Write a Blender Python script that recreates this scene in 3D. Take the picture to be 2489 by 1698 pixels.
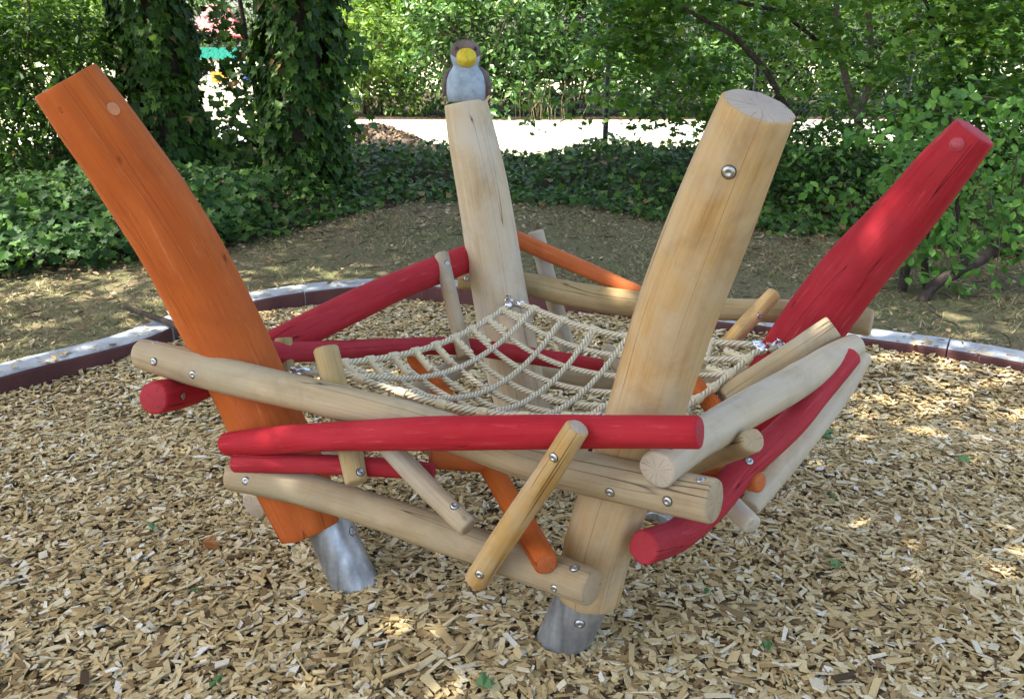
import bpy, math, random
import numpy as np
from mathutils import Vector, Matrix

for _o in list(bpy.data.objects):
    bpy.data.objects.remove(_o)
scene = bpy.context.scene
COL = scene.collection
R = math.radians
rng = np.random.default_rng(11)

# ------------------------------------------------------------------ camera
cam_data = bpy.data.cameras.new("camera")
cam_data.lens = 31.17
cam_data.sensor_width = 36.0
cam_data.clip_start = 0.05
cam_data.clip_end = 600.0
cam = bpy.data.objects.new("camera", cam_data)
COL.objects.link(cam)
cam.location = (0.0, 0.0, 1.6)
cam.rotation_euler = (R(90 - 18.7), 0.0, 0.0)
scene.camera = cam

# ------------------------------------------------------------------ daylight
TO_SUN = Vector((-0.42, -0.14, 0.90)).normalized()
world = bpy.data.worlds.new("World")
scene.world = world
world.use_nodes = True
wn = world.node_tree.nodes
bg = wn["Background"]
sky = wn.new("ShaderNodeTexSky")
sky.sky_type = 'NISHITA'
sky.sun_disc = False
sky.sun_elevation = math.asin(TO_SUN.z)
sky.sun_rotation = math.atan2(TO_SUN.x, TO_SUN.y)
sky.air_density = 1.0
sky.dust_density = 4.0
world.node_tree.links.new(sky.outputs[0], bg.inputs[0])
bg.inputs[1].default_value = 0.15
sun_data = bpy.data.lights.new("sun", 'SUN')
sun_data.energy = 4.2
sun_data.angle = R(0.53)
sun_data.color = (1.0, 0.95, 0.86)
sun = bpy.data.objects.new("sun", sun_data)
COL.objects.link(sun)
sun.rotation_euler = (-TO_SUN).to_track_quat('-Z', 'Y').to_euler()

scene.view_settings.view_transform = 'Standard'
scene.view_settings.look = 'None'
scene.view_settings.gamma = 1.0
scene.view_settings.use_curve_mapping = False
scene.view_settings.exposure = 2.0
scene.render.engine = 'CYCLES'
scene.cycles.max_bounces = 8
scene.cycles.transparent_max_bounces = 4
scene.cycles.sample_clamp_indirect = 6.0
scene.cycles.use_denoising = True

# ------------------------------------------------------------------ helpers
WORLD_LOC = {}

def tag(o, label=None, cat=None, group=None, kind=None):
    if label: o["label"] = label
    if cat: o["category"] = cat
    if group: o["group"] = group
    if kind: o["kind"] = kind
    return o

def link(o, parent=None, loc=(0, 0, 0)):
    """loc is a world location; parents are never rotated."""
    COL.objects.link(o)
    WORLD_LOC[o] = Vector(loc)
    if parent is not None:
        o.parent = parent
        o.location = Vector(loc) - WORLD_LOC[parent]
    else:
        o.location = loc
    return o

def empty(name, loc):
    o = bpy.data.objects.new(name, None)
    o.empty_display_size = 0.1
    return link(o, None, loc)

def mats_on(me, mats):
    for m in (mats if isinstance(mats, (list, tuple)) else [mats]):
        me.materials.append(m)

def fast_mesh(name, V, F, mats, smooth=False, mat_idx=None):
    """V (n,3), F (m,k) with constant k."""
    V = np.asarray(V, dtype=np.float32); F = np.asarray(F, dtype=np.int32)
    me = bpy.data.meshes.new(name)
    m, k = F.shape
    me.vertices.add(len(V)); me.vertices.foreach_set("co", V.ravel())
    me.loops.add(m * k); me.loops.foreach_set("vertex_index", F.ravel())
    me.polygons.add(m)
    me.polygons.foreach_set("loop_start", np.arange(0, m * k, k, dtype=np.int32))
    me.polygons.foreach_set("loop_total", np.full(m, k, dtype=np.int32))
    me.polygons.foreach_set("use_smooth", np.full(m, bool(smooth)))
    if mat_idx is not None: me.polygons.foreach_set("material_index", np.asarray(mat_idx, dtype=np.int32))
    mats_on(me, mats)
    me.update(calc_edges=True)
    return me

def obj(name, me, parent=None, loc=(0, 0, 0)):
    return link(bpy.data.objects.new(name, me), parent, loc)

def pd_mesh(name, V, F, mats, smooth=True, mat_idx=None):
    me = bpy.data.meshes.new(name)
    me.from_pydata([tuple(v) for v in V], [], F)
    me.polygons.foreach_set("use_smooth", [bool(smooth)] * len(F))
    if mat_idx is not None: me.polygons.foreach_set("material_index", mat_idx)
    mats_on(me, mats)
    me.update()
    return me

def spline(pts, step=0.03):
    p = np.array(pts, float)
    p = np.vstack([2 * p[0] - p[1], p, 2 * p[-1] - p[-2]])
    out = []
    for i in range(1, len(p) - 2):
        a, b, c, d = p[i - 1:i + 3]
        n = max(2, int(np.linalg.norm((c - b)[:3]) / step))
        for t in np.linspace(0, 1, n, endpoint=False):
            out.append(.5 * (2 * b + (c - a) * t + (2 * a - 5 * b + 4 * c - d) * t * t + (3 * b - a - 3 * c + d) * t ** 3))
    out.append(p[-2])
    return np.array(out)

def frames(C, ref=np.array([0.05, 1.0, 0.1])):
    T = np.gradient(C, axis=0)
    T /= np.linalg.norm(T, axis=1)[:, None]
    n = ref - T[0] * ref.dot(T[0])
    if np.linalg.norm(n) < 1e-3:
        n = np.array([1., 0, 0]) - T[0] * T[0][0]
    n /= np.linalg.norm(n)
    N = []
    for t in T:
        n = n - t * n.dot(t); n = n / np.linalg.norm(n); N.append(n.copy())
    N = np.array(N)
    return T, N, np.cross(T, N)

def tube_mesh(name, pts, mats, sides=24, step=0.03, rough=0.0, hew=0.0, chamfer=0.0, seed=0, origin=None, caps=True, uv_scale=1.0, lumps=0.0):
    """A closed round bar along a smooth curve of (x,y,z,r); slot 0 the side, slot 1 the cut ends (if given)."""
    lr = np.random.default_rng(seed)
    S = spline(pts, step)
    if chamfer:
        d0 = S[1] - S[0]; d1 = S[-2] - S[-1]
        a = S[0] + d0 * (chamfer / np.linalg.norm(d0[:3])); b = S[-1] + d1 * (chamfer / np.linalg.norm(d1[:3]))
        a2 = S[0] + d0 * (chamfer * .35 / np.linalg.norm(d0[:3])); b2 = S[-1] + d1 * (chamfer * .35 / np.linalg.norm(d1[:3]))
        S = np.vstack([S[:1], a2, a, S[1:-1], b, b2, S[-1:]])
    C = S[:, :3]; rad = S[:, 3].copy()
    seglen = np.r_[0, np.cumsum(np.linalg.norm(np.diff(C, axis=0), axis=1))]
    T, N, B = frames(C)
    th = np.linspace(0, 2 * np.pi, sides, endpoint=False)
    n = len(C)
    mod = np.ones((n, sides))
    if rough or hew or lumps:
        for _ in range(7):                                   # long shallow waves of a hand-peeled log
            k = lr.integers(1, 5); w = lr.uniform(1.5, 9); ph = lr.uniform(0, 6.28, 2)
            mod += rough * .5 * np.sin(k * th[None, :] + ph[0] + np.sin(seglen[:, None] * w + ph[1]))
        for _ in range(int(9 * (lumps > 0))):                # knots
            c0 = lr.uniform(0, seglen[-1]); t0 = lr.uniform(0, 6.28); s = lr.uniform(.03, .07)
            dt = (th[None, :] - t0 + np.pi) % (2 * np.pi) - np.pi
            mod += lumps * np.exp(-((seglen[:, None] - c0) / s) ** 2 - (dt / .45) ** 2) * lr.choice([1, -.6])
        if hew:                                              # drawknife flats
            kf = 9
            tw = .25 * np.sin(seglen * 2.1 + lr.uniform(0, 6))
            a = ((th[None, :] + tw[:, None]) % (2 * np.pi / kf)) - np.pi / kf
            flat = np.cos(np.pi / kf) / np.cos(a)
            mod *= 1 + hew * (flat / flat.mean() - 1) * (0.55 + .45 * np.sin(seglen * 5 + 1)[:, None])
    rr = rad[:, None] * mod
    if chamfer:
        for i, cf in ((0, 1.0), (1, .42), (-1, 1.0), (-2, .42)):
            rr[i] -= chamfer * cf
    V = C[:, None, :] + rr[:, :, None] * (np.cos(th)[None, :, None] * N[:, None, :] + np.sin(th)[None, :, None] * B[:, None, :])
    org = np.array(origin if origin is not None else C.mean(0))
    V = V.reshape(-1, 3)
    F, UV, MI = [], [], []
    q = 2 * np.pi * rad.mean()
    for i in range(n - 1):
        for j in range(sides):
            k = (j + 1) % sides
            F.append((i * sides + j, i * sides + k, (i + 1) * sides + k, (i + 1) * sides + j))
            u0, u1 = j / sides * q, (j + 1) / sides * q
            UV += [(u0 * uv_scale, seglen[i] * uv_scale), (u1 * uv_scale, seglen[i] * uv_scale), (u1 * uv_scale, seglen[i + 1] * uv_scale), (u0 * uv_scale, seglen[i + 1] * uv_scale)]
            MI.append(0)
    if caps:
        nm = 1 if isinstance(mats, (list, tuple)) and len(mats) > 1 else 0
        for i, flip in ((0, True), (n - 1, False)):
            base = len(V); rim = [i * sides + j for j in range(sides)]
            V = np.vstack([V, C[i][None, :]])
            for j in range(sides):
                k = (j + 1) % sides
                tri = (base, rim[k], rim[j]) if flip else (base, rim[j], rim[k])
                F.append(tri); MI.append(nm)
                pj = (math.cos(th[j]) * rr[i, j], math.sin(th[j]) * rr[i, j]); pk = (math.cos(th[k]) * rr[i, k], math.sin(th[k]) * rr[i, k])
                UV += [(0, 0), pk, pj] if flip else [(0, 0), pj, pk]
    me = pd_mesh(name, V - org, F, mats, True, MI)
    uv = me.uv_layers.new(name="UVMap")
    uv.data.foreach_set("uv", np.array(UV, dtype=np.float32).ravel())
    if caps and chamfer:
        pass
    return me, org

# ------------------------------------------------------------------ materials
class NT:
    def __init__(self, name, rough=.7):
        self.m = bpy.data.materials.new(name); self.m.use_nodes = True
        self.t = self.m.node_tree; self.n = self.t.nodes; self.l = self.t.links
        self.b = self.n["Principled BSDF"]; self.out = self.n["Material Output"]
        self.b.inputs["Roughness"].default_value = rough
    def node(self, typ, **kw):
        n = self.n.new(typ)
        for k, v in kw.items():
            if hasattr(n, k): setattr(n, k, v)
            else: n.inputs[k].default_value = v
        return n
    def link(self, a, b): self.l.new(a, b); return b
    def ramp(self, fac, stops, interp='LINEAR'):
        r = self.n.new("ShaderNodeValToRGB"); r.color_ramp.interpolation = interp
        e = r.color_ramp.elements
        while len(e) < len(stops): e.new(.5)
        for el, (p, c) in zip(e, stops):
            el.position = p; el.color = (*c, 1) if len(c) == 3 else c
        self.l.new(fac, r.inputs[0]); return r.outputs[0]
    def noise(self, vec, scale, detail=3, rough=.55, dist=0.0):
        n = self.n.new("ShaderNodeTexNoise"); n.inputs["Scale"].default_value = scale; n.inputs["Detail"].default_value = detail
        n.inputs["Roughness"].default_value = rough; n.inputs["Distortion"].default_value = dist
        if vec is not None: self.l.new(vec, n.inputs["Vector"])
        return n.outputs["Fac"]
    def mapping(self, vec, scale=(1, 1, 1), loc=None):
        n = self.n.new("ShaderNodeMapping"); n.inputs["Scale"].default_value = scale
        self.l.new(vec, n.inputs["Vector"])
        if loc is not None: self.l.new(loc, n.inputs["Location"])
        return n.outputs[0]
    def math(self, op, a, b=None, clamp=False):
        n = self.n.new("ShaderNodeMath"); n.operation = op; n.use_clamp = clamp
        for i, x in enumerate((a, b)):
            if x is None: continue
            if isinstance(x, (int, float)): n.inputs[i].default_value = x
            else: self.l.new(x, n.inputs[i])
        return n.outputs[0]
    def mix(self, fac, a, b, mode='MIX'):
        n = self.n.new("ShaderNodeMix"); n.data_type = 'RGBA'; n.blend_type = mode
        for s, x in ((n.inputs[0], fac), (n.inputs[6], a), (n.inputs[7], b)):
            if isinstance(x, (int, float)): s.default_value = x
            elif isinstance(x, tuple): s.default_value = (*x, 1)
            else: self.l.new(x, s)
        return n.outputs[2]
    def bump(self, h, strength=.3, dist=.01):
        n = self.n.new("ShaderNodeBump"); n.inputs["Strength"].default_value = strength; n.inputs["Distance"].default_value = dist
        self.l.new(h, n.inputs["Height"]); self.l.new(n.outputs[0], self.b.inputs["Normal"])
    def color(self, c):
        if isinstance(c, tuple): self.b.inputs["Base Color"].default_value = (*c, 1)
        else: self.l.new(c, self.b.inputs["Base Color"])

def uv_of(t):
    return t.node("ShaderNodeUVMap").outputs[0]

def obj_shift(t, k=37.0):
    oi = t.node("ShaderNodeObjectInfo")
    c = t.node("ShaderNodeCombineXYZ")
    v = t.math('MULTIPLY', oi.outputs["Random"], k)
    t.link(v, c.inputs[0]); t.link(v, c.inputs[1])
    return c.outputs[0], oi.outputs["Random"]

def wood_mat(name, tones, grey, dark, crack=.55, paint=False, rough=.68):
    t = NT(name, rough)
    sh, rnd = obj_shift(t)
    uv = t.mapping(uv_of(t), (1, 1, 1), sh)
    g1 = t.noise(t.mapping(uv, (130, 3.0, 1)), 1.0, 6, .62, .35)          # fine grain
    g2 = t.noise(t.mapping(uv, (16, 1.1, 1)), 1.0, 4, .55, .6)           # broad streaks
    lo = t.noise(t.mapping(uv, (5, 3, 1)), 1.0, 4, .6)                   # patches
    base = t.ramp(t.math('ADD', t.math('MULTIPLY', g2, .6), t.math('MULTIPLY', g1, .4)), [(.30, tones[0]), (.5, tones[1]), (.70, tones[2])])
    base = t.mix(t.ramp(lo, [(.42, (0, 0, 0)), (.68, (1, 1, 1))]), base, grey)
    # long drying checks
    cr = t.noise(t.mapping(uv, (24, .55, 1)), 1.0, 1.5, .35, .1)
    line = t.math('ABSOLUTE', t.math('SUBTRACT', cr, .5))
    lm = t.ramp(line, [(.0, (1, 1, 1)), (.0045 if paint else .0062, (0, 0, 0))])
    gate = t.ramp(t.noise(t.mapping(uv, (14, 1.3, 1)), 1.0, 1), [(crack, (0, 0, 0)), (crack + .05, (1, 1, 1))])
    cm = t.math('MULTIPLY', lm, gate)
    base = t.mix(cm, base, dark)
    # small knots and nicks
    v = t.node("ShaderNodeTexVoronoi", Scale=1.0); t.link(t.mapping(uv, (9, 4.5, 1)), v.inputs["Vector"])
    kn = t.ramp(v.outputs["Distance"], [(.045, (1, 1, 1)), (.085, (0, 0, 0))])
    kg = t.ramp(t.noise(t.mapping(uv, (2.2, 1.6, 1)), 1.0, 1), [(.55, (0, 0, 0)), (.6, (1, 1, 1))])
    base = t.mix(t.math('MULTIPLY', t.math('MULTIPLY', kn, kg), .6), base, dark)
    dirt = t.ramp(t.noise(t.mapping(uv, (7, 5, 1)), 1.0, 6, .7, .4), [(.30, (.62, .58, .54)), (.52, (1, 1, 1))])
    base = t.mix(.55 if not paint else .35, base, dirt, 'MULTIPLY')
    if paint:                                                # rubbed streaks where the grain shows through the stain
        wr = t.ramp(t.noise(t.mapping(uv, (60, 5, 1)), 1.0, 5, .7, .2), [(.58, (0, 0, 0)), (.72, (.5, .5, .5))])
        base = t.mix(wr, base, tuple(min(1, c * 1.25 + .07) for c in tones[2]))
        dk = t.ramp(t.noise(t.mapping(uv, (90, 4, 1)), 1.0, 4, .7, .2), [(.28, (.45, .45, .45)), (.40, (0, 0, 0))])
        base = t.mix(dk, base, tuple(c * .45 for c in tones[0]))
    hs = t.node("ShaderNodeHueSaturation"); t.link(base, hs.inputs["Color"])
    t.link(t.math('ADD', t.math('MULTIPLY', rnd, .16), .92), hs.inputs["Value"])
    t.link(t.math('ADD', t.math('MULTIPLY', t.math('FRACT', t.math('MULTIPLY', rnd, 7.3)), .35 if not paint else .08), .82 if not paint else .96), hs.inputs["Saturation"])
    t.color(hs.outputs[0])
    h = t.math('SUBTRACT', t.math('ADD', t.math('MULTIPLY', g1, .35), t.math('MULTIPLY', g2, .4)), t.math('MULTIPLY', cm, 1.2))
    t.bump(h, .45 if not paint else .6, .005)
    t.b.inputs["Specular IOR Level"].default_value = .15 if paint else .25
    return t.m

def end_mat(name, tones, dark, rings=1.0):
    t = NT(name, .8)
    sh, rnd = obj_shift(t)
    uv = uv_of(t)
    w = t.noise(t.mapping(uv, (14, 14, 1), sh), 1.0, 3)
    off = t.node("ShaderNodeVectorMath", operation='ADD'); t.link(uv, off.inputs[0]); off.inputs[1].default_value = (.012, -.008, 0)
    ln = t.node("ShaderNodeVectorMath", operation='LENGTH'); t.link(off.outputs[0], ln.inputs[0])
    r = t.math('ADD', ln.outputs["Value"], t.math('MULTIPLY', w, .018))
    ring = t.math('SINE', t.math('MULTIPLY', r, 1500.0))
    sp = t.node("ShaderNodeSeparateXYZ"); t.link(uv, sp.inputs[0])
    ang = t.math('ARCTAN2', sp.outputs[0], sp.outputs[1])
    sc = t.noise(None, 1.0, 2, .5)
    cx = t.node("ShaderNodeCombineXYZ"); t.link(t.math('MULTIPLY', ang, 1.6), cx.inputs[0]); t.link(t.math('MULTIPLY', r, 3.0), cx.inputs[1]); t.link(t.math('MULTIPLY', rnd, 50.), cx.inputs[2])
    rad = t.noise(cx.outputs[0], 1.4, 2, .5)
    cl = t.ramp(t.math('ABSOLUTE', t.math('SUBTRACT', rad, .5)), [(0, (1, 1, 1)), (.014, (0, 0, 0))])
    fac = t.math('ADD', t.math('MULTIPLY', ring, .16 * rings), t.math('ADD', t.math('MULTIPLY', w, .5), .25))
    c = t.ramp(fac, [(.2, tones[0]), (.5, tones[1]), (.8, tones[2])])
    c = t.mix(t.math('MULTIPLY', cl, .58), c, dark)
    t.color(c)
    t.bump(t.math('SUBTRACT', t.math('MULTIPLY', ring, .15), cl), .4, .002)
    return t.m

M = {}
M['beige'] = wood_mat("peeled_wood", [(.36, .19, .06), (.51, .33, .15), (.61, .45, .25)], (.52, .42, .28), (.09, .05, .022), .53)
M['cream'] = wood_mat("cream_wood", [(.42, .30, .16), (.54, .42, .26), (.62, .52, .36)], (.56, .49, .38), (.08, .05, .03), .5)
M['tan'] = wood_mat("tan_wood", [(.29, .18, .07), (.41, .29, .135), (.50, .38, .20)], (.42, .34, .20), (.08, .048, .025), .47)
M['greyed'] = wood_mat("greyed_wood", [(.34, .24, .125), (.45, .34, .195), (.53, .43, .27)], (.44, .38, .28), (.08, .055, .035), .46)
M['pale'] = wood_mat("weathered_wood", [(.47, .36, .21), (.57, .46, .295), (.63, .53, .37)], (.54, .465, .35), (.08, .05, .03), .6)
M['orange'] = wood_mat("orange_stained_wood", [(.38, .082, .020), (.47, .115, .028), (.54, .155, .042)], (.43, .105, .03), (.13, .03, .008), .5, True, .7)
M['red'] = wood_mat("red_stained_wood", [(.30, .014, .020), (.40, .022, .030), (.47, .042, .050)], (.41, .032, .040), (.09, .006, .01), .52, True, .72)
M['beige_end'] = end_mat("end_grain", [(.36, .26, .185), (.47, .375, .29), (.56, .47, .38)], (.12, .075, .045), 1.0)
M['cream_end'] = M['beige_end']
M['tan_end'] = end_mat("tan_end_grain", [(.30, .20, .10), (.42, .31, .18), (.50, .40, .26)], (.08, .05, .025), .7)
M['greyed_end'] = end_mat("greyed_end_grain", [(.28, .21, .14), (.38, .30, .20), (.46, .38, .28)], (.08, .05, .03), .7)
M['pale_end'] = end_mat("weathered_end_grain", [(.36, .28, .18), (.50, .42, .31), (.6, .53, .43)], (.09, .06, .04))
M['orange_end'] = end_mat("orange_end_grain", [(.42, .085, .02), (.51, .12, .028), (.57, .155, .04)], (.16, .04, .01), .4)
M['red_end'] = end_mat("red_end_grain", [(.30, .014, .02), (.38, .022, .03), (.43, .035, .045)], (.12, .01, .015), .4)

def simple(name, col, rough=.6, metal=0.0, var=.15, scale=30, bump=.0, spec=.5):
    t = NT(name, rough); t.b.inputs["Metallic"].default_value = metal; t.b.inputs["Specular IOR Level"].default_value = spec
    tc = t.node("ShaderNodeTexCoord").outputs["Object"]
    n = t.noise(tc, scale, 4)
    lo = tuple(c * (1 - var) for c in col); hi = tuple(min(1, c * (1 + var)) for c in col)
    t.color(t.ramp(n, [(.3, lo), (.7, hi)]))
    if bump: t.bump(n, bump, .004)
    return t.m

def galvanised():
    t = NT("galvanised_steel", .42); t.b.inputs["Metallic"].default_value = .85
    tc = t.node("ShaderNodeTexCoord").outputs["Object"]
    v = t.node("ShaderNodeTexVoronoi", Scale=55.0); t.link(tc, v.inputs["Vector"])
    streak = t.noise(t.mapping(tc, (30, 30, 3)), 1.0, 4)
    dirt = t.noise(tc, 9, 5, .6)
    c = t.mix(.30, t.ramp(streak, [(.3, (.28, .30, .32)), (.7, (.58, .60, .62))]), t.ramp(v.outputs["Distance"], [(0, (.8, .8, .8)), (.7, (.35, .35, .35))]), 'SOFT_LIGHT')
    c = t.mix(t.ramp(dirt, [(.5, (0, 0, 0)), (.7, (.55, .55, .55))]), c, (.22, .22, .21))
    t.color(c)
    rr = t.ramp(dirt, [(.3, (.32, .32, .32)), (.7, (.6, .6, .6))]); t.link(rr, t.b.inputs["Roughness"])
    t.bump(dirt, .12, .004)
    return t.m
M['steel'] = galvanised()
M['bolt'] = simple("zinc_bolt", (.48, .48, .46), .42, 1.0, .12, 120)
M['chrome'] = simple("stainless", (.72, .73, .75), .16, 1.0, .06, 60)
M['recess'] = simple("recess_shade", (.055, .035, .02), .9)  # near-black brown standing in for the shade inside holes and bolt seats
M['plug_orange'] = simple("pale_orange_plug", (.56, .21, .075), .6)
M['cap_red'] = simple("red_bolt_cap", (.42, .045, .06), .45)
M['plastic'] = simple("beige_connector_plastic", (.62, .52, .32), .5, 0, .12, 80)

def rope_mat():
    t = NT("twisted_rope", .8)
    uv = uv_of(t)
    sp = t.node("ShaderNodeSeparateXYZ"); t.link(uv, sp.inputs[0])
    ph = t.math('ADD', t.math('MULTIPLY', sp.outputs[0], 2 * math.pi * 4 / .0565), t.math('MULTIPLY', sp.outputs[1], 2 * math.pi / .0155))
    w = t.math('SINE', ph)
    n = t.noise(t.mapping(uv, (400, 60, 1)), 1.0, 2)
    dirt = t.noise(t.mapping(uv, (8, 6, 1)), 1.0, 3)
    c = t.ramp(t.math('ADD', t.math('MULTIPLY', w, .5), .5), [(0, (.36, .285, .165)), (.25, (.64, .545, .36)), (1, (.83, .745, .54))])
    c = t.mix(t.math('MULTIPLY', dirt, .35), c, (.62, .57, .47), 'MULTIPLY')
    t.color(c)
    t.bump(t.math('ADD', w, t.math('MULTIPLY', n, .3)), .55, .003)
    return t.m
M['rope'] = rope_mat()

def island_mat(name, stops, rough=.8, noise_scale=0, translucent=None, tcol=None, spec=.2, bump=0, sat_noise=True):
    """Colour differs from piece to piece (each leaf or chip is an island of its own)."""
    t = NT(name, rough); t.b.inputs["Specular IOR Level"].default_value = spec
    gi = t.node("ShaderNodeNewGeometry").outputs["Random Per Island"]
    oi = t.node("ShaderNodeObjectInfo").outputs["Random"]
    f = t.math('FRACT', t.math('ADD', gi, t.math('MULTIPLY', oi, 3.7)))
    c = t.ramp(f, stops)
    tc = t.node("ShaderNodeTexCoord").outputs["Object"]
    if noise_scale:
        n = t.noise(tc, noise_scale, 3)
        c = t.mix(.55, c, t.ramp(n, [(.25, (.62, .58, .52)), (.6, (1, 1, 1))]), 'MULTIPLY')
        if bump: t.bump(n, bump, .003)
    t.color(c)
    if translucent:
        tr = t.node("ShaderNodeBsdfTranslucent")
        hs = t.node("ShaderNodeMix"); hs.data_type = 'RGBA'; hs.blend_type = 'MULTIPLY'; hs.inputs[0].default_value = 1.0
        t.link(c, hs.inputs[6]); hs.inputs[7].default_value = (*tcol, 1)
        t.link(hs.outputs[2], tr.inputs[0])
        ms = t.node("ShaderNodeMixShader"); ms.inputs[0].default_value = translucent
        t.link(t.b.outputs[0], ms.inputs[1]); t.link(tr.outputs[0], ms.inputs[2]); t.link(ms.outputs[0], t.out.inputs[0])
    return t.m

M['chips'] = island_mat("wood_chip", [(0, (.07, .045, .022)), (.035, (.20, .125, .055)), (.16, (.39, .275, .12)), (.46, (.52, .39, .185)), (.75, (.60, .48, .255)), (.92, (.67, .58, .38)), (1, (.73, .69, .57))], .85, 300, bump=.08)
TR = (1.5, 1.5, .5)
M['ivy'] = island_mat("ivy_leaf", [(0, (.016, .042, .008)), (.4, (.032, .078, .013)), (.72, (.054, .12, .018)), (.92, (.09, .17, .024)), (.975, (.13, .23, .04)), (.98, (.20, .13, .05)), (1, (.24, .17, .08))], .5, 0, .18, TR, .22)
M['bank_leaf'] = island_mat("bank_leaf", [(0, (.022, .058, .013)), (.5, (.042, .105, .02)), (.85, (.068, .15, .026)), (1, (.12, .23, .04))], .5, 0, .2, TR, .22)
M['maple'] = island_mat("maple_leaf", [(0, (.045, .11, .018)), (.5, (.08, .175, .026)), (.85, (.125, .24, .036)), (1, (.22, .31, .05))], .5, 0, .42, TR, .22)
M['shrub'] = island_mat("glossy_shrub_leaf", [(0, (.04, .10, .02)), (.5, (.075, .17, .035)), (.85, (.12, .24, .055)), (1, (.22, .33, .09))], .36, 0, .25, TR, .45)
M['thicket'] = island_mat("thicket_leaf", [(0, (.024, .06, .012)), (.6, (.052, .12, .022)), (1, (.11, .20, .034))], .5, 0, .42, TR, .22)
M['sunny'] = island_mat("bright_leaf", [(0, (.09, .17, .03)), (.6, (.15, .26, .05)), (1, (.25, .36, .09))], .45, 0, .45, TR, .4)
M['canopy'] = island_mat("canopy_leaf", [(0, (.05, .10, .025)), (1, (.09, .16, .04))], .5, 0, .3, (1.2, 1.25, .7), .4)
M['broad'] = island_mat("broad_leaf", [(0, (.055, .145, .022)), (.6, (.092, .22, .034)), (1, (.17, .33, .06))], .5, 0, .35, TR, .22)
M['litter'] = island_mat("dry_leaf", [(0, (.12, .075, .035)), (.4, (.22, .14, .07)), (.75, (.34, .25, .14)), (1, (.42, .36, .24))], .8)
M['straw'] = island_mat("dry_grass_blade", [(0, (.08, .11, .03)), (.3, (.17, .165, .065)), (.65, (.30, .25, .125)), (1, (.44, .375, .22))], .8)
M['green_litter'] = island_mat("torn_green_leaf", [(0, (.06, .14, .045)), (1, (.17, .27, .11))], .6)
M['brown_litter'] = island_mat("brown_oak_leaf", [(0, (.30, .13, .04)), (1, (.34, .16, .05))], .7)
M['bark'] = simple("dark_bark", (.055, .042, .032), .9, 0, .5, 22, .8, .2)
M['bark_pale'] = simple("grey_bark", (.17, .14, .11), .85, 0, .45, 26, .7, .2)
M['twig'] = simple("twig_bark", (.10, .075, .05), .85, 0, .4, 40, .3, .2)

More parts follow.
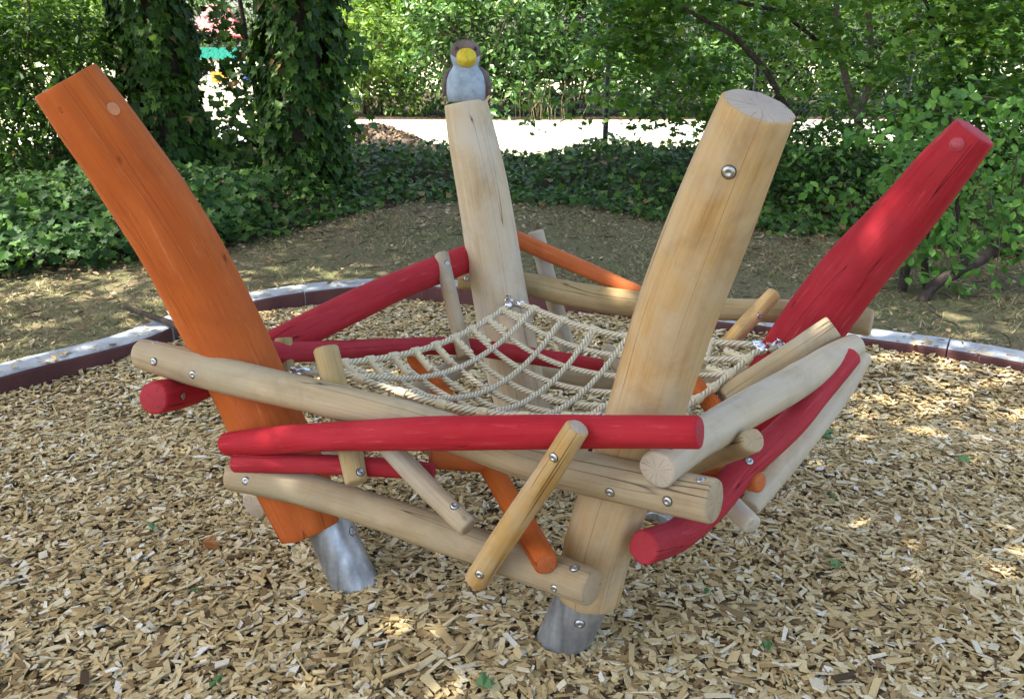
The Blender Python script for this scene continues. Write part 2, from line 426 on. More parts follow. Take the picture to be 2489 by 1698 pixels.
LOGS = {
 'P_orange': ('orange', [[-0.6283, 2.46, 0.1771, 0.1039], [-0.6951, 2.49, 0.3479, 0.1125], [-0.7612, 2.53, 0.4945, 0.1129], [-0.8305, 2.56, 0.6728, 0.1164], [-0.9132, 2.56, 0.9038, 0.1159], [-0.9861, 2.53, 1.109, 0.1118], [-1.064, 2.51, 1.2687, 0.1062], [-1.1292, 2.485, 1.4028, 0.0998], [-1.1881, 2.46, 1.5221, 0.0884]]),
 'P_front': ('beige', [[0.2118, 2.12, 0.1624, 0.0896], [0.2366, 2.11, 0.3199, 0.091], [0.2765, 2.09, 0.504, 0.0916], [0.3453, 2.06, 0.7777, 0.0947], [0.3861, 2.02, 0.9965, 0.0964], [0.4265, 1.97, 1.1775, 0.0945], [0.4626, 1.92, 1.3325, 0.0871], [0.5007, 1.86, 1.4915, 0.0768]]),
 'P_bird': ('cream', [[0.0588, 3.57, 0.0611, 0.1156], [0.0162, 3.59, 0.249, 0.1182], [-0.0217, 3.61, 0.4428, 0.115], [-0.0588, 3.64, 0.6487, 0.1138], [-0.0915, 3.67, 0.8504, 0.1127], [-0.1305, 3.7, 1.0846, 0.1058], [-0.1693, 3.735, 1.2772, 0.096], [-0.1913, 3.745, 1.3972, 0.0862]]),
 'P_red': ('red', [[0.7512, 3.02, 0.0164, 0.1089], [0.8688, 3.03, 0.2403, 0.1118], [0.971, 3.03, 0.4597, 0.1126], [1.0709, 3.01, 0.6794, 0.1119], [1.1777, 2.97, 0.8862, 0.1059], [1.2997, 2.91, 1.0938, 0.0943], [1.3631, 2.85, 1.2377, 0.084], [1.4255, 2.8, 1.3607, 0.0678]]),
 'A': ('tan', [[-1.1306, 2.55, 0.7263, 0.0442], [-0.9751, 2.49, 0.7079, 0.0513], [-0.72, 2.41, 0.6766, 0.0513], [-0.4479, 2.31, 0.654, 0.0496], [-0.1923, 2.2, 0.6297, 0.05], [0.0439, 2.08, 0.5982, 0.0524], [0.2794, 1.955, 0.5965, 0.053], [0.467, 1.82, 0.6162, 0.0527]]),
 'C': ('red', [[-0.8587, 2.42, 0.4824, 0.0343], [-0.7224, 2.365, 0.5177, 0.0399], [-0.5028, 2.25, 0.5837, 0.0403], [-0.2409, 2.1, 0.6614, 0.0433], [0.0411, 1.97, 0.723, 0.0422], [0.243, 1.88, 0.763, 0.0392], [0.4138, 1.79, 0.802, 0.0369]]),
 'D': ('red', [[-0.8248, 2.38, 0.4394, 0.0274], [-0.6569, 2.34, 0.4575, 0.0283], [-0.4548, 2.29, 0.4749, 0.0277], [-0.2187, 2.25, 0.4754, 0.0248]]),
 'F': ('tan', [[-0.8464, 2.4, 0.3887, 0.0437], [-0.6527, 2.35, 0.3793, 0.0482], [-0.4598, 2.28, 0.3576, 0.0496], [-0.2607, 2.19, 0.3375, 0.0518], [-0.0136, 2.07, 0.3145, 0.0507], [0.2024, 1.91, 0.3254, 0.0474]]),
 'BB': ('greyed', [[-0.8558, 2.6, 0.1751, 0.0479], [-0.6905, 2.85, 0.2102, 0.0469], [-0.3595, 3.2, 0.3411, 0.0461], [-0.1792, 3.42, 0.4053, 0.0414]]),
 'G': ('red', [[-1.0444, 2.4, 0.6379, 0.0475], [-0.9988, 2.6, 0.5979, 0.0498], [-0.7916, 2.9, 0.6464, 0.0577], [-0.5882, 3.15, 0.7013, 0.0602], [-0.4203, 3.4, 0.7293, 0.0574], [-0.1631, 3.72, 0.7638, 0.0584]]),
 'H': ('red', [[-0.8087, 2.74, 0.6612, 0.036], [-0.6532, 2.95, 0.5958, 0.0372], [-0.4389, 3.2, 0.5266, 0.0352], [-0.197, 3.37, 0.4714, 0.0353], [0.033, 3.39, 0.4328, 0.0357], [0.3634, 3.33, 0.3995, 0.0317]]),
 'I': ('tan', [[-0.236, 3.8, 0.6429, 0.0466], [0.0552, 3.78, 0.6261, 0.0523], [0.2621, 3.68, 0.6031, 0.0568], [0.5286, 3.55, 0.5966, 0.0531], [0.8713, 3.38, 0.6229, 0.0454], [1.1047, 3.24, 0.6494, 0.0487], [1.3239, 3.12, 0.6475, 0.0503]]),
 'J': ('orange', [[-0.1015, 3.93, 0.8472, 0.0355], [0.0167, 3.89, 0.8015, 0.0372], [0.3018, 3.74, 0.707, 0.0343], [0.5677, 3.6, 0.6171, 0.0296]]),
 'Z': ('tan', [[0.0574, 3.8, 0.1915, 0.0504], [0.3115, 3.7, 0.2034, 0.0472], [0.6293, 3.5, 0.2789, 0.0446], [0.9257, 3.24, 0.3899, 0.0395]]),
 'K': ('greyed', [[1.0586, 2.78, 0.7362, 0.042], [0.9094, 2.79, 0.6207, 0.0426], [0.6965, 2.72, 0.5065, 0.0408]]),
 'L': ('pale', [[0.3344, 1.85, 0.6798, 0.0468], [0.4258, 1.96, 0.689, 0.0491], [0.6139, 2.2, 0.6735, 0.0521], [0.8355, 2.46, 0.6603, 0.0536], [1.0001, 2.64, 0.6689, 0.0515], [1.1204, 2.76, 0.6803, 0.0405]]),
 'M': ('red', [[0.3284, 1.95, 0.4144, 0.0432], [0.449, 2.1, 0.3638, 0.0439], [0.5546, 2.19, 0.3998, 0.044], [0.6624, 2.28, 0.4743, 0.0414], [0.8285, 2.42, 0.5469, 0.0418], [0.9521, 2.54, 0.6152, 0.0392], [1.076, 2.66, 0.6767, 0.0336]]),
 'N': ('pale', [[1.1735, 2.8, 0.6313, 0.0324], [1.0661, 2.7, 0.5223, 0.0361], [0.8799, 2.52, 0.4015, 0.0372], [0.7159, 2.38, 0.2926, 0.0332]]),
 'Q': ('orange', [[-0.236, 2.31, 0.4861, 0.0278], [-0.0019, 2.36, 0.4448, 0.0285], [0.315, 2.4, 0.4063, 0.0291], [0.5747, 2.38, 0.4104, 0.0288], [0.6993, 2.24, 0.4475, 0.0285]]),
 'Pp': ('tan', [[0.6062, 2.04, 0.6688, 0.0322], [0.5571, 2.22, 0.5375, 0.0316], [0.4972, 2.45, 0.3754, 0.031]]),
 'S': ('pale', [[0.6828, 2.22, 0.3216, 0.0287], [0.6341, 2.33, 0.342, 0.0299], [0.5501, 2.52, 0.3863, 0.0304]]),
 'T': ('orange', [[0.0866, 1.93, 0.3787, 0.0331], [0.0042, 2.16, 0.4135, 0.0338], [-0.0668, 2.36, 0.4348, 0.0324], [-0.2317, 2.86, 0.4584, 0.0321], [-0.3759, 3.22, 0.4698, 0.0305]]),
 'U': ('beige', [[0.1502, 1.845, 0.7906, 0.0269], [0.0917, 1.885, 0.667, 0.0311], [-0.0017, 1.955, 0.4705, 0.033], [-0.0943, 2.01, 0.2774, 0.0324]]),
 'V': ('tan', [[-0.5465, 2.46, 0.7735, 0.0361], [-0.5026, 2.385, 0.6343, 0.0351], [-0.4648, 2.3, 0.5474, 0.0338], [-0.4316, 2.22, 0.4564, 0.0307]]),
 'W': ('greyed', [[-0.352, 2.22, 0.584, 0.0278], [-0.2522, 2.16, 0.5006, 0.0298], [-0.1126, 2.05, 0.4143, 0.03]]),
 's7': ('greyed', [[-0.2851, 3.53, 0.8175, 0.0286], [-0.2468, 3.44, 0.6645, 0.0301], [-0.1817, 3.27, 0.4577, 0.031]]),
 's8': ('greyed', [[0.1036, 3.93, 0.8293, 0.0355], [0.1663, 3.89, 0.6039, 0.0378], [0.2545, 3.83, 0.2983, 0.0382]]),
 's11': ('beige', [[0.987, 3.22, 0.7346, 0.0281], [0.9039, 3.18, 0.6585, 0.0297], [0.7834, 3.12, 0.5483, 0.0278]]),
 'X': ('tan', [[-0.7657, 2.82, 0.6867, 0.028], [-0.7538, 2.78, 0.5696, 0.028], [-0.7447, 2.75, 0.5023, 0.0279]]),
 'Yo': ('orange', [[0.5878, 2.78, 0.5617, 0.0295], [0.6408, 2.7, 0.5145, 0.0303], [0.7145, 2.6, 0.4333, 0.0282]]),
 'AA': ('greyed', [[0.3554, 3.28, 0.4943, 0.0327], [0.409, 3.25, 0.4465, 0.0326], [0.4915, 3.2, 0.3685, 0.0307]]),
}
BOLTS = {
 'A': [[-1.0704, 2.5253, 0.7669, 0.0102, -0.016, 0.9998], [-1.0597, 2.4697, 0.7262, -0.3847, -0.8982, 0.2128], [-0.9299, 2.4212, 0.7026, -0.2152, -0.976, 0.0342], [0.2362, 1.9205, 0.5846, -0.4756, -0.8539, -0.211], [0.3594, 1.8345, 0.6072, -0.6027, -0.7979, 0.0057], [0.4318, 1.8329, 0.6648, -0.2289, -0.0771, 0.9704]],
 'F': [[-0.7818, 2.3402, 0.4017, -0.1775, -0.9197, 0.3502], [0.1564, 1.9302, 0.3696, -0.2155, -0.1438, 0.9659], [0.1072, 1.9234, 0.3125, -0.4999, -0.8503, -0.1645]],
 'U': [[0.0945, 1.8465, 0.7129, -0.643, -0.7655, -0.0233], [-0.0841, 1.9666, 0.3256, -0.3971, -0.9178, 0.0003]],
 'V': [[-0.4194, 2.2172, 0.4918, 0.5645, -0.5145, 0.6455]],
 'W': [[-0.1509, 2.072, 0.467, 0.1193, -0.3859, 0.9148]],
 'P_front': [[0.4415, 1.8269, 1.3624, -0.3796, -0.9052, -0.1914]],
 'P_orange': [[-1.1687, 2.3791, 1.4524, -0.0772, -0.9826, -0.1687], [-1.057, 2.4331, 1.4502, 0.7802, -0.5024, 0.3728]],
 'P_red': [[1.3558, 2.7611, 1.3247, -0.6243, -0.7713, 0.1241]],
 's7': [[-0.2594, 3.4843, 0.7861, 0.5257, -0.7508, 0.4]],
 's11': [[0.9179, 3.1541, 0.6644, 0.3307, -0.941, 0.0712]],
 'I': [[-0.1985, 3.7528, 0.6548, 0.0101, -0.9556, 0.2946]],
 'G': [[-0.9856, 2.4735, 0.6155, 0.9948, -0.0984, -0.0257]],
 'L': [[0.3663, 1.8749, 0.7308, 0.0386, -0.2239, 0.9739]],
 'M': [[0.6658, 2.2549, 0.5072, 0.0811, -0.6044, 0.7925]],
}
FEET = {
 'P_orange': ([[-0.4451, 2.3982, -0.1347, 0.0731], [-0.5912, 2.4839, 0.2107, 0.0731]], [[-0.4987, 2.4453, 0.1715, 0.8642, -0.293, 0.409]]),
 'P_front': ([[0.0987, 2.1533, -0.1412, 0.0748], [0.2195, 2.116, 0.2115, 0.0748]], [[0.1846, 2.0511, 0.1153, -0.0621, -0.9923, -0.1071]]),
 'P_bird': ([[0.1116, 3.494, -0.1385, 0.0866], [0.0464, 3.5928, 0.1459, 0.0866]], []),
 'P_red': ([[0.534, 2.7733, -0.0337, 0.0919], [0.7926, 3.0484, 0.0533, 0.0919]], []),
}

# ------------------------------------------------------------------ ground, pit and kerb
KERB_IN = [(-2.49, 4.01), (-2.05, 4.56), (-1.89, 4.98), (-1.62, 5.42), (-1.21, 5.70), (-.78, 5.79), (-.33, 5.71), (.33, 5.45), (.75, 5.21), (1.18, 4.95), (1.95, 4.60), (2.59, 4.19),
           (3.05, 3.3), (3.3, 2.0), (3.2, .2), (2.6, -1.4), (1.0, -2.6), (-1.0, -2.6), (-2.6, -1.4), (-3.2, .3), (-3.2, 2.0), (-2.9, 3.2)]
LAWN_Z = 0.075
KERB_W, KERB_H = 0.20, 0.105

def closed_spline(P, per=10):
    P = np.array(P, float); n = len(P); out = []
    for i in range(n):
        a, b, c, d = P[(i - 1) % n], P[i], P[(i + 1) % n], P[(i + 2) % n]
        for t in np.linspace(0, 1, per, endpoint=False):
            out.append(.5 * (2 * b + (c - a) * t + (2 * a - 5 * b + 4 * c - d) * t * t + (3 * b - a - 3 * c + d) * t ** 3))
    return np.array(out)
KI = closed_spline(KERB_IN)
tg = np.roll(KI, -1, 0) - np.roll(KI, 1, 0); tg /= np.linalg.norm(tg, axis=1)[:, None]
nrm = np.c_[-tg[:, 1], tg[:, 0]]
if (nrm[5].dot(np.array([0, 2.]) - KI[5]) > 0): nrm = -nrm           # outward
KO = KI + nrm * KERB_W

def inside(P, poly):
    x, y = P[:, 0], P[:, 1]; r = np.zeros(len(P), bool); j = len(poly) - 1
    for i in range(len(poly)):
        xi, yi = poly[i]; xj, yj = poly[j]
        c = ((yi > y) != (yj > y)) & (x < (xj - xi) * (y - yi) / (yj - yi + 1e-12) + xi)
        r ^= c; j = i
    return r

def gmat_lawn():
    t = NT("dry_lawn_soil", .95); t.b.inputs["Specular IOR Level"].default_value = .1
    tc = t.node("ShaderNodeTexCoord").outputs["Object"]
    a = t.noise(tc, .9, 5, .6); b = t.noise(tc, 45, 6, .7); c2 = t.noise(tc, 9, 4, .6)
    c = t.ramp(b, [(.25, (.085, .062, .038)), (.5, (.20, .15, .092)), (.72, (.33, .265, .175))])
    g = t.ramp(t.math('ADD', t.math('MULTIPLY', a, .6), t.math('MULTIPLY', c2, .4)), [(.38, (0, 0, 0)), (.56, (.85, .85, .85))])
    c = t.mix(g, c, t.ramp(b, [(.3, (.075, .085, .032)), (.7, (.22, .22, .10))]))
    t.color(c); t.bump(b, .9, .03)
    return t.m
M['lawn'] = gmat_lawn()
M['chip_base'] = simple("chip_gap_shade", (.17, .12, .065), .95, 0, .5, 90, .8, .1)  # base kept dark so the gaps between chips read as shade
M['path'] = simple("pale_gravel", (.44, .41, .36), .9, 0, .2, 6, .3, .2)
M['far_grass'] = simple("bleached_grass", (.40, .37, .24), .95, 0, .35, 3, .5, .1)

# one ground sheet to the horizon, its inner edge at the outer side of the kerb
n = len(KO)
ringsV = [np.c_[KO, np.full(n, LAWN_Z)]]
cen = np.array([0, 2.0])
dirv = KO - cen; dl = np.linalg.norm(dirv, axis=1)[:, None]; dirv = dirv / dl
for rr in (6, 8, 11, 16, 30, 80, 260):
    ringsV.append(np.c_[cen + dirv * rr, np.full(n, LAWN_Z)])
V = np.vstack(ringsV); F = []
for k in range(len(ringsV) - 1):
    for i in range(n):
        j = (i + 1) % n
        F.append((k * n + i, k * n + j, (k + 1) * n + j, (k + 1) * n + i))
ground = obj("ground", fast_mesh("ground", V, np.array(F), M['lawn']))
tag(ground, "dry brown lawn round the sunken chip pit", None, None, "structure")

def chip_z(x, y):
    z = .012 * np.sin(1.7 * x + 2.1 * y) + .010 * np.sin(3.9 * x - 2.7 * y + 1) + .006 * np.sin(8 * x + 7 * y)
    for fx, fy in ((-.50, 2.43), (.147, 2.138)):
        d2 = (x - fx) ** 2 + (y - fy) ** 2
        z += .012 * np.exp(-d2 / .10) - (.03 if fx > 0 else .0) * np.exp(-d2 / .012)
    z = z + .065 * np.exp(-np.abs(y - np.interp(x, [-.4, .33, .75, 1.18, 1.95, 2.59], [5.7, 5.45, 5.21, 4.95, 4.6, 4.19])) / .35) * np.clip((x - .2) / .8, 0, 1)
    z = z + .028 * np.exp(-np.abs(y - np.interp(x, [-2.6, -2.05, -1.89, -1.62], [3.9, 4.56, 4.98, 5.42])) / .3) * np.clip((-x - 1.4) / .4, 0, 1)
    return z
gx, gy = np.meshgrid(np.arange(-3.5, 3.55, .06), np.arange(-2.8, 6.1, .06))
gp = np.c_[gx.ravel(), gy.ravel()]
nx = gx.shape[1]; ok = inside(gp, KI + nrm * .10)
V = np.c_[gp, chip_z(gp[:, 0], gp[:, 1]) - .012]
F = []
okg = ok.reshape(gx.shape)
for i in range(gx.shape[0] - 1):
    for j in range(nx - 1):
        if okg[i, j] and okg[i + 1, j] and okg[i, j + 1] and okg[i + 1, j + 1]:
            F.append((i * nx + j, i * nx + j + 1, (i + 1) * nx + j + 1, (i + 1) * nx + j))
bed = obj("chip_bed", fast_mesh("chip_bed", V, np.array(F), M['chip_base'], True))
tag(bed, "bed of wood chips filling the pit under the nest climber", None, None, "structure")

# kerb: one stone at a time, grey top and maroon inner face
def kerb_stone_mats():
    t = NT("kerb_grey_top", .85)
    tc = t.node("ShaderNodeTexCoord").outputs["Object"]
    a = t.noise(tc, 5, 5, .6); b = t.noise(tc, 120, 3)
    c = t.ramp(a, [(.3, (.24, .26, .27)), (.6, (.40, .42, .43)), (.8, (.47, .48, .48))])
    c = t.mix(.5, c, t.ramp(b, [(.3, (.6, .6, .6)), (.6, (1, 1, 1))]), 'MULTIPLY')
    t.color(c); t.bump(b, .3, .004)
    s = NT("kerb_maroon_side", .75)
    tc = s.node("ShaderNodeTexCoord").outputs["Object"]
    a = s.noise(tc, 6, 5, .6); b = s.noise(s.mapping(tc, (30, 30, 4)), 1.0, 4, .7)
    c = s.ramp(a, [(.3, (.07, .022, .020)), (.7, (.12, .040, .034))])
    c = s.mix(s.ramp(b, [(.63, (0, 0, 0)), (.75, (.6, .6, .6))]), c, (.32, .28, .27))
    s.color(c); s.bump(a, .3, .005)
    return [t.m, s.m]
KM = kerb_stone_mats()
kerb = empty("kerb", (0, 5.8, 0)); tag(kerb, "grey topped maroon kerb curving round the wood chip pit", None, None, "structure")
cum = np.r_[0, np.cumsum(np.linalg.norm(np.diff(np.vstack([KI, KI[:1]]), axis=0), axis=1))]
total = cum[-1]
KI2 = np.vstack([KI, KI[:1]]); N2 = np.vstack([nrm, nrm[:1]])
def kerb_at(s):
    s = s % total
    p = np.array([np.interp(s, cum, KI2[:, k]) for k in (0, 1)]); q = np.array([np.interp(s, cum, N2[:, k]) for k in (0, 1)])
    return p, q / np.linalg.norm(q)
nst = int(total / .98)
for i in range(nst):
    s0 = i * total / nst + .004; s1 = (i + 1) * total / nst - .004
    jz = rng.uniform(-.006, .006); jn = rng.uniform(-.008, .008); tw = rng.uniform(-.012, .012)
    prof = [(0, -.25), (0, KERB_H - .018), (.006, KERB_H - .006), (.018, KERB_H), (KERB_W - .012, KERB_H), (KERB_W, KERB_H - .012), (KERB_W, -.2)]
    ns = 7; V = []
    for k in range(ns):
        f_ = k / (ns - 1)
        p, q = kerb_at(s0 + (s1 - s0) * f_)
        for (o, z) in prof: V.append((*(p + q * (o + jn + tw * (f_ - .5))), z + jz))
    V = np.array(V); m = len(prof); F = []; MI = []
    for k in range(ns - 1):
        for j in range(m - 1):
            F.append((k * m + j, (k + 1) * m + j, (k + 1) * m + j + 1, k * m + j + 1)); MI.append(1 if j < 2 else 0)
    F.append(tuple(range(m))); MI.append(0); F.append(tuple(reversed(range((ns - 1) * m, ns * m)))); MI.append(0)
    c0 = V.mean(0); c0[2] = 0
    obj("kerb_stone", pd_mesh("kerb_stone", V - c0, F, KM, False, MI), kerb, c0)

# wood chips: irregular little slabs
def chips(n, xr, yr, lo=1.0):
    P = np.c_[rng.uniform(*xr, n), rng.uniform(*yr, n)]
    P = P[inside(P, KI - nrm * .012)]
    return P
def chip_arrays(P, zoff, six=False, big=1.0):
    n = len(P)
    Ln = (rng.gamma(4, .0071, n)).clip(.008, .095) * big; W = (rng.gamma(4, .0031, n)).clip(.0035, .028) * big; T = rng.uniform(.0012, .0040, n) * big
    yaw = rng.uniform(0, 2 * np.pi, n); tilt = rng.normal(0, .17, n); roll = rng.normal(0, .20, n)
    sk = rng.uniform(-.5, .5, n) * W
    tp = rng.uniform(.7, 1.0, n)
    x = np.stack([-Ln / 2 - sk, Ln / 2 - sk, Ln / 2 + sk, -Ln / 2 + sk], 1)
    y = np.stack([-W / 2, -W / 2 * tp, W / 2 * tp, W / 2], 1)
    bow = rng.uniform(-.05, .08, n) * Ln
    lx = np.concatenate([x, x], 1); ly = np.concatenate([y, y], 1)
    lz = np.concatenate([-T[:, None] / 2 + np.zeros((n, 4)), T[:, None] / 2 + np.zeros((n, 4))], 1)
    lz = lz + bow[:, None] * np.where(lx > 0, .15, -.15)
    ct, st = np.cos(tilt)[:, None], np.sin(tilt)[:, None]
    lx, lz = lx * ct - lz * st, lx * st + lz * ct
    cr_, sr = np.cos(roll)[:, None], np.sin(roll)[:, None]
    ly, lz = ly * cr_ - lz * sr, ly * sr + lz * cr_
    cy, sy = np.cos(yaw)[:, None], np.sin(yaw)[:, None]
    wx = lx * cy - ly * sy + P[:, :1]; wy = lx * sy + ly * cy + P[:, 1:2]
    wz = lz + (chip_z(P[:, 0], P[:, 1]) + zoff)[:, None]
    V = np.stack([wx, wy, wz], 2)
    Q = [(4, 5, 6, 7), (0, 1, 5, 4), (1, 2, 6, 5), (2, 3, 7, 6), (3, 0, 4, 7)] + ([(3, 2, 1, 0)] if six else [])
    F = (np.arange(n)[:, None, None] * 8 + np.array(Q)[None]).reshape(-1, 4)
    return V, F
A1 = chips(70000, (-2.2, 2.4), (1.15, 3.7)); A2 = chips(57000, (-3.0, 3.0), (3.4, 5.9))
A3 = np.vstack([chips(7000, (-3.1, -2.2), (1.6, 3.5)), chips(7000, (2.4, 3.2), (1.6, 3.5))])      # the pit's flanks
PC = np.vstack([A1, A2, A3])
ZC = rng.uniform(-.008, .012, len(PC))
for fx, fy, fr in ((-.502, 2.432, .075), (.147, 2.138, .078), (.08, 3.54, .09), (.634, 2.88, .095)):     # chips heaped against the steel feet
    an = rng.uniform(0, 6.28, 150); rr_ = fr + .004 + rng.exponential(.022, 150)
    PC = np.vstack([PC, np.c_[fx + rr_ * np.cos(an), fy + rr_ * np.sin(an)]]); ZC = np.r_[ZC, rng.uniform(.0, .022, 150)]
ks = rng.uniform(0, total, 700); kq = [kerb_at(q) for q in ks]                                            # and strays kicked onto the kerb
kp = np.array([p + q * rng.uniform(.01, KERB_W - .02) * rng.uniform(0, 1) for p, q in kq])
PC = np.vstack([PC, kp]); ZC = np.r_[ZC, KERB_H + .005 - chip_z(kp[:, 0], kp[:, 1])]
Vc, Fc = chip_arrays(PC, ZC)
lc = obj("loose_chips", fast_mesh("loose_chips", Vc.reshape(-1, 3), Fc, M['chips']), bed); lc["kind"] = "stuff"
# the largest ones near the camera are pieces of their own
PB = np.c_[rng.uniform(-1.15, 1.45, 300), rng.uniform(1.55, 2.35, 300)]
Vb, Fb = chip_arrays(PB, rng.uniform(.010, .018, 300), True, 1.35)
F1 = Fb[:6]
for k in range(300):
    c0 = Vb[k].mean(0)
    obj("wood_chip", fast_mesh("wood_chip", Vb[k] - c0, F1, M['chips']), bed, c0)

# ------------------------------------------------------------------ the nest climber
nest = empty("nest_climber", (0, 2.9, 0))
tag(nest, "climbing nest of red, orange and natural logs bolted to four leaning posts", "climbing frame")

PART = {
 'P_orange': ("corner_post", "thick curved orange corner post leaning outward"), 'P_front': ("corner_post", "natural wood corner post with flat sawn top nearest the camera"),
 'P_bird': ("corner_post", "natural wood corner post carrying the carved bird"), 'P_red': ("corner_post", "red corner post bent outward"),
 'A': ("log", "long natural log bolted across the orange and front posts"), 'C': ("log", "long red rail across the front"), 'D': ("log", "short thin red log under the long red rail"),
 'F': ("log", "lowest natural log across the front"), 'BB': ("log", "natural log behind the foot of the orange post"), 'G': ("log", "thick red log rising from the orange post to the bird post"),
 'H': ("log", "thin red log behind the rope net"), 'I': ("log", "long natural log across the back"), 'J': ("stick", "thin orange stick sloping behind the bird post"),
 'Z': ("log", "low natural log across the back"), 'K': ("log", "square cut natural log against the red post"), 'L': ("log", "pale weathered log running back to the red post"),
 'M': ("log", "curved red log along the outer side"), 'N': ("log", "pale thin log behind the curved red log"), 'Q': ("log", "orange log passing behind the front post"),
 'Pp': ("stick", "natural stub with cracked end grain"), 'S': ("stick", "greyed stub pointing outward"), 'T': ("stick", "orange stick pointing down to the chips"),
 'U': ("stick", "natural stick slanting across the red rail"), 'V': ("stick", "upright natural stick beside the orange post"), 'W': ("stick", "greyed stick resting on the lowest log"),
 's7': ("stick", "grey upright stick on the rising red log"), 's8': ("stick", "upright stick behind the bird post"), 's11': ("stick", "slanting stick beside the red post"),
 'X': ("stick", "short upright stick behind the shackle"), 'Yo': ("stick", "orange stick beneath the pale log"), 'AA': ("stick", "short dark stick under the net"),
}

def dome_mesh(name, mats, r=.011, h=.0045, washer=None, sides=16, socket=True):
    """A round bolt head standing along +Z, with a dark ring coloured as the shade of its drilled seat."""
    prof = [(r * 1.14, -.004), (r * 1.14, .0006), (r * 1.03, .0008), (r, .0010), (r * .92, h * .5), (r * .7, h * .82), (r * .38, h * .97), (r * .32, h * (.6 if socket else .99)), (0, h * (.58 if socket else 1.0))]
    V = []; F = []; MI = []
    for (pr, pz) in prof:
        for j in range(sides):
            a = 2 * math.pi * j / sides; V.append((pr * math.cos(a), pr * math.sin(a), pz))
    for i in range(len(prof) - 1):
        for j in range(sides):
            k = (j + 1) % sides
            F.append((i * sides + j, i * sides + k, (i + 1) * sides + k, (i + 1) * sides + j)); MI.append(1 if i < 3 else 0)
    return pd_mesh(name, V, F, mats, True, MI)
BOLT = dome_mesh("bolt", [M['bolt'], M['recess']])
BOLT_BIG = dome_mesh("bolt", [M['bolt'], M['recess']], .0135, .006)
CAP_RED = dome_mesh("bolt_cap", [M['cap_red'], M['cap_red']], .019, .010, None, 20, False)
PLUG = dome_mesh("wood_plug", [M['plug_orange'], M['orange']], .018, .003, None, 20, False)
HOLE = dome_mesh("drilled_hole", [M['orange'], M['recess']], .009, .002)

def place(me, name, parent, p, nrm_, sink=.001):
    o = bpy.data.objects.new(name, me)
    v = Vector(nrm_).normalized()
    link(o, parent, Vector(p) - v * sink)
    o.rotation_euler = v.to_track_quat('Z', 'Y').to_euler()
    return o

for i, (key, (colr, pts)) in enumerate(LOGS.items()):
    nm, lab = PART[key]
    post = nm == "corner_post"
    big = max(p[3] for p in pts)
    me, org = tube_mesh(nm, pts, [M[colr], M[colr + '_end']], 40 if post else 28, .025, .014 if post else .032, 1.7 if key == 'P_orange' else (.7 if post else .7),
                        .004 if key in ('P_front', 'P_orange') else .006, 100 + i, None, True, 1.0, .012 if post else .055)
    o = obj(nm, me, nest, org); o["label"] = lab
    for b in BOLTS.get(key, []):
        if key == 'P_red': place(CAP_RED, "bolt_cap", o, b[:3], b[3:])
        elif key == 'P_orange': place(PLUG if b[0] > -1.11 else HOLE, "wood_plug" if b[0] > -1.11 else "drilled_hole", o, b[:3], b[3:])
        else: place(BOLT_BIG if post else BOLT, "bolt", o, b[:3], b[3:])
    if key in FEET:
        fp, fb = FEET[key]
        me, org2 = tube_mesh("steel_foot", fp, [M['steel']], 32, .02, .0, 0, .004, 5, None)
        so = obj("steel_foot", me, o, org2)
        for b in fb: place(BOLT_BIG, "bolt", o, b[:3], b[3:])

# ------------------------------------------------------------------ the rope net
net = empty("rope_net", (.1, 2.85, 0))
tag(net, "beige rope net slung between the four posts of the climbing nest", "rope net")
CORNER = {}
NETC = {'L': np.array([-.591, 2.633, .657]), 'B': np.array([.0086, 3.4625, .627]), 'R': np.array([.8535, 2.862, .645]), 'F': np.array([.296, 2.288, .633])}
for key, post_key in (('L', 'P_orange'), ('B', 'P_bird'), ('R', 'P_red'), ('F', 'P_front')):
    S = spline(LOGS[post_key][1], .01); q = NETC[key]
    k = np.argmin(np.linalg.norm(S[:, :3] - q, axis=1)); d = q - S[k, :3]; d /= np.linalg.norm(d)
    srf = S[k, :3] + d * S[k, 3]
    CORNER[key] = (srf + d * min(.066, np.linalg.norm(q - srf) * .6), srf)
cL, cB, cR, cF = (NETC[k] for k in 'LBRF')
def netp(s, t):
    """The hanging net as a surface: s runs from the orange to the bird post, t from that edge to the far one."""
    s = np.asarray(s, float); t = np.asarray(t, float)
    t2 = t + 4 * s * (1 - s) * (.0248 * (1 - t) - .039 * t); s2 = s + 4 * t * (1 - t) * (.0283 * (1 - s) - .0807 * s)
    p = ((1 - s2) * (1 - t2))[..., None] * cL + (s2 * (1 - t2))[..., None] * cB + ((1 - s2) * t2)[..., None] * cF + (s2 * t2)[..., None] * cR
    p[..., 2] -= ((.0324 * (1 - t2) + .0995 * t2) * 4 * s2 * (1 - s2) + (.0586 * (1 - s2) - .0344 * s2) * 4 * t2 * (1 - t2)
                  + .1268 * 16 * s2 * (1 - s2) * t2 * (1 - t2) * (1 + .3358 * (1 - 2 * t2)))
    return p
def rope(name, P, r, parent, lab=None):
    pts = np.c_[P, np.full(len(P), r)]
    me, org = tube_mesh(name, pts, [M['rope']], 9, .02, 0, 0, 0, 1, None, True, .009 / r)
    o = obj(name, me, parent, org)
    if lab: o["label"] = lab
    return o
ST = [.0746 + .1042 * i for i in range(9)]
TT = [.1218 + .1428 * i for i in range(6)]
u = np.linspace(.05, .95, 30)
EDGES = [('L', 'B', lambda a: a, lambda a: 0 * a), ('F', 'R', lambda a: a, lambda a: 0 * a + 1), ('L', 'F', lambda a: 0 * a, lambda a: a), ('B', 'R', lambda a: 0 * a + 1, lambda a: a)]
FERR = []
